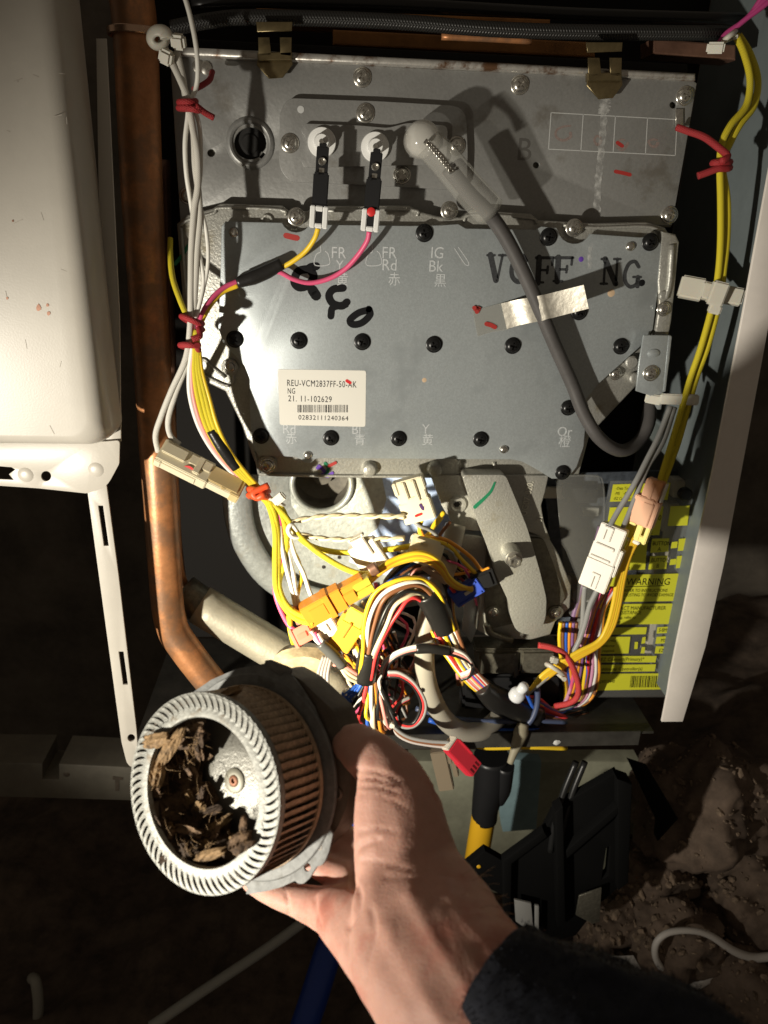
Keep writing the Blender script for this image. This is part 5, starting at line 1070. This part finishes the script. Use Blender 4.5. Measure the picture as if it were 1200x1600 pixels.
bmesh.ops.subdivide_edges(bm, edges=list(bm.edges), cuts=3)
for v in bm.verts: v.co += AX*noise.noise(v.co*180)*.004+FW*noise.noise(v.co*150+V((9, 0, 0)))*.004
bm.to_mesh(me); bm.free(); o.name = 'debris_bed'; o['kind'] = 'stuff'
fib = bmesh.new()
for i in range(120):
    x, y, h = rr.choice(spots+[(245, 1157, .003), (378, 1310, .003), (340, 1330, 0), (270, 1160, 0)]); c = pp(x+rr.uniform(-14, 14), y+rr.uniform(-14, 14), h+rr.uniform(0, .008)); a = rr.uniform(0, 6.28); l = rr.uniform(.004, .011)
    d = V((math.cos(a), math.sin(a), rr.uniform(-.3, .5)))*l
    tube_bm([c-d*.5, c+V((rr.uniform(-1, 1), rr.uniform(-1, 1), 1))*.0012, c+d*.5], .00016, 3, 3, bm=fib)
for v in fib.verts: v.co = FM @ v.co
o = obj('wood_fibres', fib, BARKL); o['kind'] = 'stuff'; tag(o, 'fine pale wood fibres scattered over the chips inside the fan', 'wood fibres')
# ------------------------------------------------------------ the hand
HK = FS                                   # the hand stands with the fan
def blob_chain(chain, bm, squash=.75, step=.3):
    """overlapping ellipsoids (photo x, y, camera depth, radius px) flattened along the view"""
    for a, b in zip(chain, chain[1:]):
        n = max(2, int(math.hypot(b[0]-a[0], b[1]-a[1])/(step*min(a[3], b[3])))+1)
        for i in range(n+1):
            t = i/n; x, y, d, r = (a[k]+(b[k]-a[k])*t for k in range(4))
            sq = (a[4] if len(a) > 4 else squash)*(1-t)+(b[4] if len(b) > 4 else squash)*t
            d *= HK; c = D(x, y, d); rm = r*d/FPX; vd = (c-CAM).normalized(); ux = (CX-vd*CX.dot(vd)).normalized(); uy = vd.cross(ux)
            M = Matrix((ux*rm, uy*rm, vd*rm*sq)).transposed().to_4x4(); M.translation = c
            bmesh.ops.create_icosphere(bm, subdivisions=2, radius=1.0, matrix=M)
hb = bmesh.new()
blob_chain([(524, 1166, .44, 22), (538, 1160, .428, 28), (560, 1166, .415, 37), (584, 1186, .405, 44), (602, 1204, .40, 46), (612, 1224, .396, 57), (618, 1250, .392, 66), (622, 1290, .388, 74)], hb, .62)   # thumb
blob_chain([(622, 1290, .388, 74), (628, 1330, .384, 80), (640, 1370, .382, 88, .58), (652, 1410, .372, 102, .54), (662, 1450, .36, 122, .5), (676, 1488, .35, 134, .48), (704, 1528, .335, 134, .52), (745, 1572, .32, 132, .58), (830, 1660, .30, 135, .65)], hb, .62)      # thenar, wrist, forearm
blob_chain([(640, 1225, .405, 22), (664, 1262, .398, 30), (672, 1300, .394, 32), (690, 1360, .386, 36), (730, 1420, .372, 50)], hb, .8)       # back of the hand at the right
blob_chain([(590, 1460, .372, 62), (556, 1435, .39, 50), (525, 1422, .405, 38)], hb, .8)
blob_chain([(600, 1500, .36, 60), (566, 1468, .375, 50), (530, 1436, .395, 40)], hb, .8)
blob_chain([(545, 1436, .40, 46), (515, 1423, .412, 37), (497, 1417, .42, 32), (470, 1409, .43, 26), (440, 1400, .438, 22.5), (415, 1390, .446, 20), (395, 1378, .452, 18), (378, 1362, .458, 15)], hb, .95)   # index finger
blob_chain([(580, 1400, .405, 40), (552, 1380, .425, 30), (525, 1366, .437, 24), (495, 1350, .445, 21), (465, 1335, .452, 19), (440, 1318, .458, 16)], hb, .95)  # middle finger
blob_chain([(600, 1370, .415, 36), (566, 1350, .44, 24), (540, 1335, .452, 20), (505, 1315, .460, 18), (480, 1300, .465, 15)], hb, .95)  # ring finger
blob_chain([(610, 1340, .42, 30), (575, 1322, .448, 20), (548, 1308, .458, 17), (522, 1290, .466, 14)], hb, .95)  # little finger
me = bpy.data.meshes.new('t'); hb.to_mesh(me); hb.free()
to = bpy.data.objects.new('t', me); C.objects.link(to)
rm = to.modifiers.new('r', 'REMESH'); rm.mode = 'VOXEL'; rm.voxel_size = .00115
sm = to.modifiers.new('s', 'SMOOTH'); sm.factor = .5; sm.iterations = 12
bpy.context.view_layer.update()
hm = bpy.data.meshes.new_from_object(to.evaluated_get(bpy.context.evaluated_depsgraph_get()))
bpy.data.objects.remove(to); hm.name = 'body'
def proj(p):
    q = p-CAM; z = q.dot(CF); return 600+q.dot(CX)/z*FPX, 800-q.dot(CY)/z*FPX
# skin creases: grooves pressed along lines on the surface, each kept as world points on the near side of the hand
creases = [([(552, 1206), (575, 1204), (600, 1210), (622, 1222)], 2.2, .0005), ([(551, 1216), (580, 1216), (612, 1226)], 1.4, .0008), ([(553, 1227), (590, 1230), (620, 1240)], 1.3, .0006), ([(556, 1240), (600, 1246), (632, 1262)], 1.2, .0004),
           ([(552, 1382), (549, 1350), (560, 1325), (590, 1312)], 2.2, .0007), ([(556, 1384), (562, 1400), (558, 1425), (545, 1450)], 2.6, .0007), ([(492, 1404), (494, 1425), (500, 1446)], 2.0, .0005), ([(447, 1398), (450, 1414), (452, 1430)], 1.6, .0006),
           ([(580, 1420), (586, 1460), (575, 1500), (572, 1530)], 2.6, .0004), ([(560, 1300), (590, 1295), (620, 1300)], 1.4, .0004), ([(560, 1345), (600, 1348), (640, 1360)], 1.4, .0004), ([(600, 1370), (640, 1372), (690, 1385)], 1.5, .0004)]
import bisect
cv_ = hm.vertices; nn = [v.normal.copy() for v in cv_]
CR = []
for pts, wpx, dep in creases:
    Q = catmull([V((x, y, 0)) for x, y in pts], 10); CR.append((Q, wpx, dep))
for i, v in enumerate(cv_):
    if nn[i].dot(v.co-CAM) > 0: continue
    x, y = proj(v.co); off = 0
    for Q, wpx, dep in CR:
        if not (min(q.x for q in Q)-8 < x < max(q.x for q in Q)+8 and min(q.y for q in Q)-8 < y < max(q.y for q in Q)+8): continue
        d2 = min((q.x-x)**2+(q.y-y)**2 for q in Q)
        off -= 2.3*dep*math.exp(-d2/(2*wpx*wpx*1.6))
    off += .0006*noise.noise(v.co*60/HK)+.00010*noise.noise(v.co*240/HK)
    v.co += nn[i]*off*HK
# tendons along the wrist
for pts, wpx, dep in (([(640, 1400), (680, 1470), (740, 1560)], 9, .0011), ([(600, 1450), (650, 1540), (690, 1600)], 10, .0009), ([(690, 1380), (740, 1450), (790, 1500)], 9, .0009)):
    Q = catmull([V((x, y, 0)) for x, y in pts], 8)
    for i, v in enumerate(cv_):
        if nn[i].dot(v.co-CAM) > 0: continue
        x, y = proj(v.co)
        if y < 1370: continue
        d2 = min((q.x-x)**2+(q.y-y)**2 for q in Q); v.co += nn[i]*HK*dep*math.exp(-d2/(2*wpx*wpx))
ps = thing('person', 'bare hand and forearm in a black fleece sleeve holding up the blower fan', 'person', D(700, 1520, .33*HK))
body = obj('body', hm, SKIN, ps, True)
# black fleece sleeve
sb = bmesh.new()
blob_chain([(786, 1552, .318, 104, 1.0), (806, 1572, .312, 112), (850, 1610, .305, 128), (930, 1650, .295, 150), (1060, 1730, .28, 170)], sb, .95)
blob_chain([(872, 1540, .32, 66), (905, 1552, .315, 74), (980, 1610, .305, 90), (1080, 1690, .29, 110)], sb, .95)
me = bpy.data.meshes.new('t'); sb.to_mesh(me); sb.free()
to = bpy.data.objects.new('t', me); C.objects.link(to)
rm = to.modifiers.new('r', 'REMESH'); rm.mode = 'VOXEL'; rm.voxel_size = .0016
sm = to.modifiers.new('s', 'SMOOTH'); sm.factor = .5; sm.iterations = 6
bpy.context.view_layer.update()
sm_ = bpy.data.meshes.new_from_object(to.evaluated_get(bpy.context.evaluated_depsgraph_get())); bpy.data.objects.remove(to)
axd = (D(850, 1610, .305*HK)-D(786, 1552, .318*HK)).normalized(); cuffc = D(772, 1536, .322*HK)
bm = bmesh.new(); bm.from_mesh(sm_)
for v in bm.verts: v.co += v.normal*HK*(.0045*noise.noise(v.co*38/HK)+.0012*noise.noise(v.co*170/HK))
bmesh.ops.bisect_plane(bm, geom=bm.verts[:]+bm.edges[:]+bm.faces[:], plane_co=cuffc, plane_no=axd, clear_inner=True)
pts = []
for f in bm.faces:
    f.smooth = True
    c = f.calc_center_median()
    if f.normal.dot(c-CAM) < .12: pts.append((c.copy(), f.normal.copy()))
sl_ = obj('sleeve', bm, FLEECE, ps)
fz = bmesh.new(); rf = random.Random(5)
for c, n_ in pts:
    for q in range(2):
        d = (n_+V((rf.uniform(-1, 1), rf.uniform(-1, 1), rf.uniform(-1, 1)))*.9).normalized()*rf.uniform(.0005, .0013); s = V((rf.uniform(-1, 1), rf.uniform(-1, 1), rf.uniform(-1, 1))).normalized()*.0002
        c2 = c+V((rf.uniform(-1, 1), rf.uniform(-1, 1), rf.uniform(-1, 1)))*.001
        fz.faces.new([fz.verts.new(c2-s), fz.verts.new(c2+s), fz.verts.new(c2+d)])
obj('fleece_fuzz', fz, FLEECE, ps, kind='stuff')
ha = bmesh.new()                                # fine arm hairs
for i in range(0, len(cv_), 22):
    v = hm.vertices[i]; p = v.co+WO[body]; x, y = proj(p)
    if not (715 < x < 830 and 1330 < y < 1500) or x-640 < (1470-y)*.1 or rf.random() < .55: continue
    n_ = v.normal
    if n_.dot(p-CAM) > .1: continue
    d = (n_*.5+(CX*.7-CY*.3)+V((rf.uniform(-1, 1), rf.uniform(-1, 1), rf.uniform(-1, 1)))*.4).normalized()*rf.uniform(.003, .007)
    tube_bm([p-n_*.0003, p+d*.5+n_*.0006, p+d], .00006, 3, 2, bm=ha)
if len(ha.verts): obj('arm_hair', ha, mat('arm_hair', (.35, .20, .10), .5), ps, kind='stuff')
# ------------------------------------------------------------ below and around the casing
struct(obj('wall', obox(bmesh.new(), Matrix(), -1.9, 2.2, .62, .7, -1.4, .9, 0), WALLM))
bm = bmesh.new(); n = 110; GV = []
for i in range(n+1):
    row = []
    for j in range(n+1):
        x = -1.6+3.4*i/n; y = -.9+1.53*j/n
        s = min(1, max(0, (x-.16)/.35)); s = s*s*(3-2*s); b = min(1, max(0, (y+.25)/.4))
        z = -.92+.30*s*b+.05*noise.fractal(V((x*4, y*4, 0)), 1., 2., 4)+.02*noise.noise(V((x*22, y*22, 3)))
        row.append(bm.verts.new((x, y, z)))
    GV.append(row)
for i in range(n):
    for j in range(n): bm.faces.new((GV[i][j], GV[i+1][j], GV[i+1][j+1], GV[i][j+1])).smooth = True
struct(obj('ground', bm, SOIL))
def rock(x, y, Y, r, lab, sd, sc=(1, .8, .8)):
    bm = bmesh.new(); bmesh.ops.create_icosphere(bm, subdivisions=5, radius=1)
    c = U(x, y, Y); rm = r*px(c)
    for v in bm.verts:
        d = v.co.normalized(); f = 1+.35*noise.fractal(d*1.3+V((sd, 0, 0)), 1., 2., 3)+.10*noise.ridged_multi_fractal(d*3+V((0, sd, 0)), 1., 2., 4, 1., 2.)*.6+.02*noise.noise(d*16)
        v.co = c+V((d.x*rm*f*sc[0], d.y*rm*f*sc[1], d.z*rm*f*sc[2]))
    for f in bm.faces: f.smooth = True
    return tag(obj('boulder', bm, ROCK), lab, 'rock', 'brown boulders at the lower right')
rock(1095, 1255, 90, 105, 'large brown boulder leaning at the right edge, highest of the rocks', 1.)
rock(1010, 1370, 70, 62, 'rounded brown boulder behind the black plastic bracket', 2.3)
rock(1050, 1470, 20, 70, 'brown boulder inside the loop of white cable', 4.1)
rock(1170, 1400, 60, 80, 'dark brown boulder against the right edge below the highest rock', 5.7)
rock(960, 1450, 40, 55, 'brown rock just right of the black bracket', 7.2)
rock(1170, 1560, -10, 85, 'brown rock filling the bottom right corner', 8.8)
rg = random.Random(11); gb = bmesh.new(); RK = [o for o in C.objects if o.name.startswith('boulder')]
cand = []
for o in RK:
    wo = WO[o]
    for v in o.data.vertices:
        p = v.co+wo
        if v.normal.z > .25 and v.normal.dot(p-CAM) < 0: cand.append(p)
for p in rg.sample(cand, min(900, len(cand))):
    r = rg.choice((.0012, .0018, .0018, .0028, .0045))*rg.uniform(.7, 1.2)
    M = Matrix.Translation(p) @ Matrix.Rotation(rg.uniform(0, 6), 4, V((rg.random(), rg.random(), rg.random()+.01)).normalized()) @ Matrix.Diagonal((r, r*rg.uniform(.6, 1.8), r*rg.uniform(.3, .8), 1))
    bmesh.ops.create_icosphere(gb, subdivisions=1, radius=1, matrix=M)
o = obj('grit', gb, mat('mixed_grit', (.16, .115, .08), .9, 0, .7, 120)); o['kind'] = 'stuff'; tag(o, 'grit and small crumbs of earth lying over the brown boulders', 'grit')
t = thing('gas_pipe', 'bright yellow gas pipe with a black fitting under the casing', 'pipe', U(750, 1340, 40))
wire([(757, 1268, 40), (750, 1310, 40), (741, 1365, 40), (735, 1400, 40)], 18.5, GASY, t, 'pipe', 18)
wire([(768, 1180, 40), (766, 1220, 40), (758, 1262, 40), (757, 1280, 40)], [27, 26, 21, 20], BLACKCON, t, 'fitting', 18)
wire([(790, 1196, 30), (786, 1232, 32), (780, 1252, 36)], [14, 13, 9], BLACKCON, t, 'fitting_arm', 12)
o = plate('blue_board', [(770, 1185), (846, 1190), (838, 1296), (786, 1300)], 110, 12, mat('dusty_blue', (.22, .33, .36), .7, var=.15, vs=40), None, .5); tag(o, 'dusty pale blue board behind the yellow pipe', 'board')
o = plate('render_panel', [(640, 1190), (1000, 1190), (1035, 1310), (1000, 1402), (660, 1392)], 150, 20, mat('greenish_render', (.30, .30, .22), .85, var=.2, vs=30, bump=.4, bs=120), None, 1.); tag(o, 'greenish grey rendered block behind the yellow gas pipe', 'block')
t = thing('black_bracket', 'broken black plastic bracket frame hanging below the casing at right', 'bracket', U(860, 1460, -20))
plate('bracket_face', [(726, 1356), (758, 1330), (786, 1346), (850, 1300), (870, 1262), (965, 1208), (968, 1215), (988, 1226), (985, 1306), (978, 1378), (940, 1410), (900, 1462), (872, 1470), (790, 1475), (786, 1400), (740, 1376)], -20, 8, BRKT, t, .8, [[(948, 1325), (954, 1322), (950, 1368), (940, 1375)]])
plate('bracket_arm', [(965, 1218), (988, 1226), (982, 1380), (966, 1392)], -28, 14, BRKT, t, .8)
plate('bracket_top', [(985, 1195), (1015, 1205), (1060, 1280), (1028, 1315), (1030, 1290)], 30, 10, BRKT, t, 1)
plate('bracket_rib', [(786, 1346), (850, 1300), (856, 1308), (800, 1350), (798, 1440), (788, 1440)], -27, 8, BRKT, t, .8)
plate('bracket_rib', [(868, 1270), (880, 1262), (884, 1440), (872, 1450)], -30, 12, BRKT, t, .8)
plate('bracket_rib', [(884, 1330), (965, 1262), (967, 1272), (886, 1342)], -28, 9, BRKT, t, .8)
plate('grey_insert', [(804, 1406), (830, 1412), (834, 1460), (806, 1440)], -29, 2, mat('grey_insert', (.3, .3, .29), .4), t, .3)
plate('grey_insert', [(836, 1415), (842, 1416), (842, 1464), (836, 1462)], -29, 2, mat('grey_insert', (.3, .3, .29), .4), t, .3)
plate('shiny_tab', [(905, 1400), (940, 1388), (937, 1440), (926, 1444), (900, 1430)], -29, 1.4, CASTD, t, .3)
for x in (872, 886): wire([(x+28, 1190, -10), (x+8, 1240, -16), (x-6, 1290, -20), (x-12, 1330, -22)], 5, BLACKW, t, 'strap')
o = lathe('yellow_dot', [(2, 0), (1.6, .6), (0, .8)], U(748, 1354, -20.5), GASY, t, seg=8)
o = plate('paper_scrap', [(930, 1497), (990, 1494), (1002, 1515), (970, 1530), (952, 1525)], -5, 1, mat('dirty_paper', (.42, .40, .38), .8, var=.2, vs=60), None, .2); tag(o, 'crumpled pale paper scrap beside the black sleeve', 'paper scrap')
tag(wire([(1210, 1494, 0), (1175, 1496, -2), (1145, 1485, -4), (1110, 1462, -6), (1080, 1454, -8), (1045, 1457, -10), (1026, 1472, -12), (1024, 1495, -12), (1036, 1516, -10), (1046, 1522, -6)], [7, 7, 6, 5, 5, 5, 5, 5, 5], mat('dirty_white_cable', (.50, .47, .44), .5), None, 'white_cable', 10), 'dirty white cable looping over the rocks at lower right', 'cable')
o = plate('cable_end', [(1080, 1545), (1112, 1525), (1118, 1532), (1088, 1550)], -8, 4, mat('dirty_white_cable', (.5, .47, .44), .5), None, .5); tag(o, 'short cut piece of dirty white trunking on the rocks', 'trunking')
tag(wire([(235, 1605, 40), (300, 1560, 60), (360, 1520, 80), (420, 1480, 100), (475, 1440, 110)], 8, mat('pale_grey_cable', (.36, .36, .33), .5), None, 'grey_cable', 10), 'pale grey cable slanting across the dark floor below the fan', 'cable')
tag(wire([(470, 1620, 40), (490, 1560, 60), (512, 1490, 90), (535, 1430, 120)], 22, BLUEH, None, 'blue_pipe', 14), 'dark blue pipe standing in the shade under the hand', 'pipe')
o = plate('blue_block', [(530, 1255), (560, 1258), (556, 1298), (528, 1292)], -40, 20, mat('bright_blue', (.02, .09, .50), .4), None, 1.); tag(o, 'small bright blue block seen between the fan and the thumb', 'block')
t = thing('beige_rail', 'dull beige rail with a dark notch on the left behind the fan', 'rail', U(100, 1245, 60))
plate('rail_face', [(-40, 1192), (66, 1193), (66, 1218), (92, 1219), (92, 1194), (215, 1200), (230, 1204), (232, 1252), (-40, 1244)], 60, 40, DULLRAIL, t, 1.)
lathe('rail_hole', [(3, 0), (2.6, .3), (0, .3)], U(104, 1210, 60), MOTORM, t, seg=14)
plate('rail_slot', [(176, 1213), (192, 1215), (192, 1219), (186, 1219), (186, 1236), (180, 1236), (180, 1219), (176, 1218)], 59.5, .3, MOTORM, t)
tag(wire([(58, 1620, 120), (60, 1570, 130), (56, 1535, 140), (50, 1528, 150)], 8, mat('dim_cable', (.3, .29, .25), .6), None, 'floor_hose', 10), 'dim ribbed hose end on the dark floor at the lower left', 'hose')
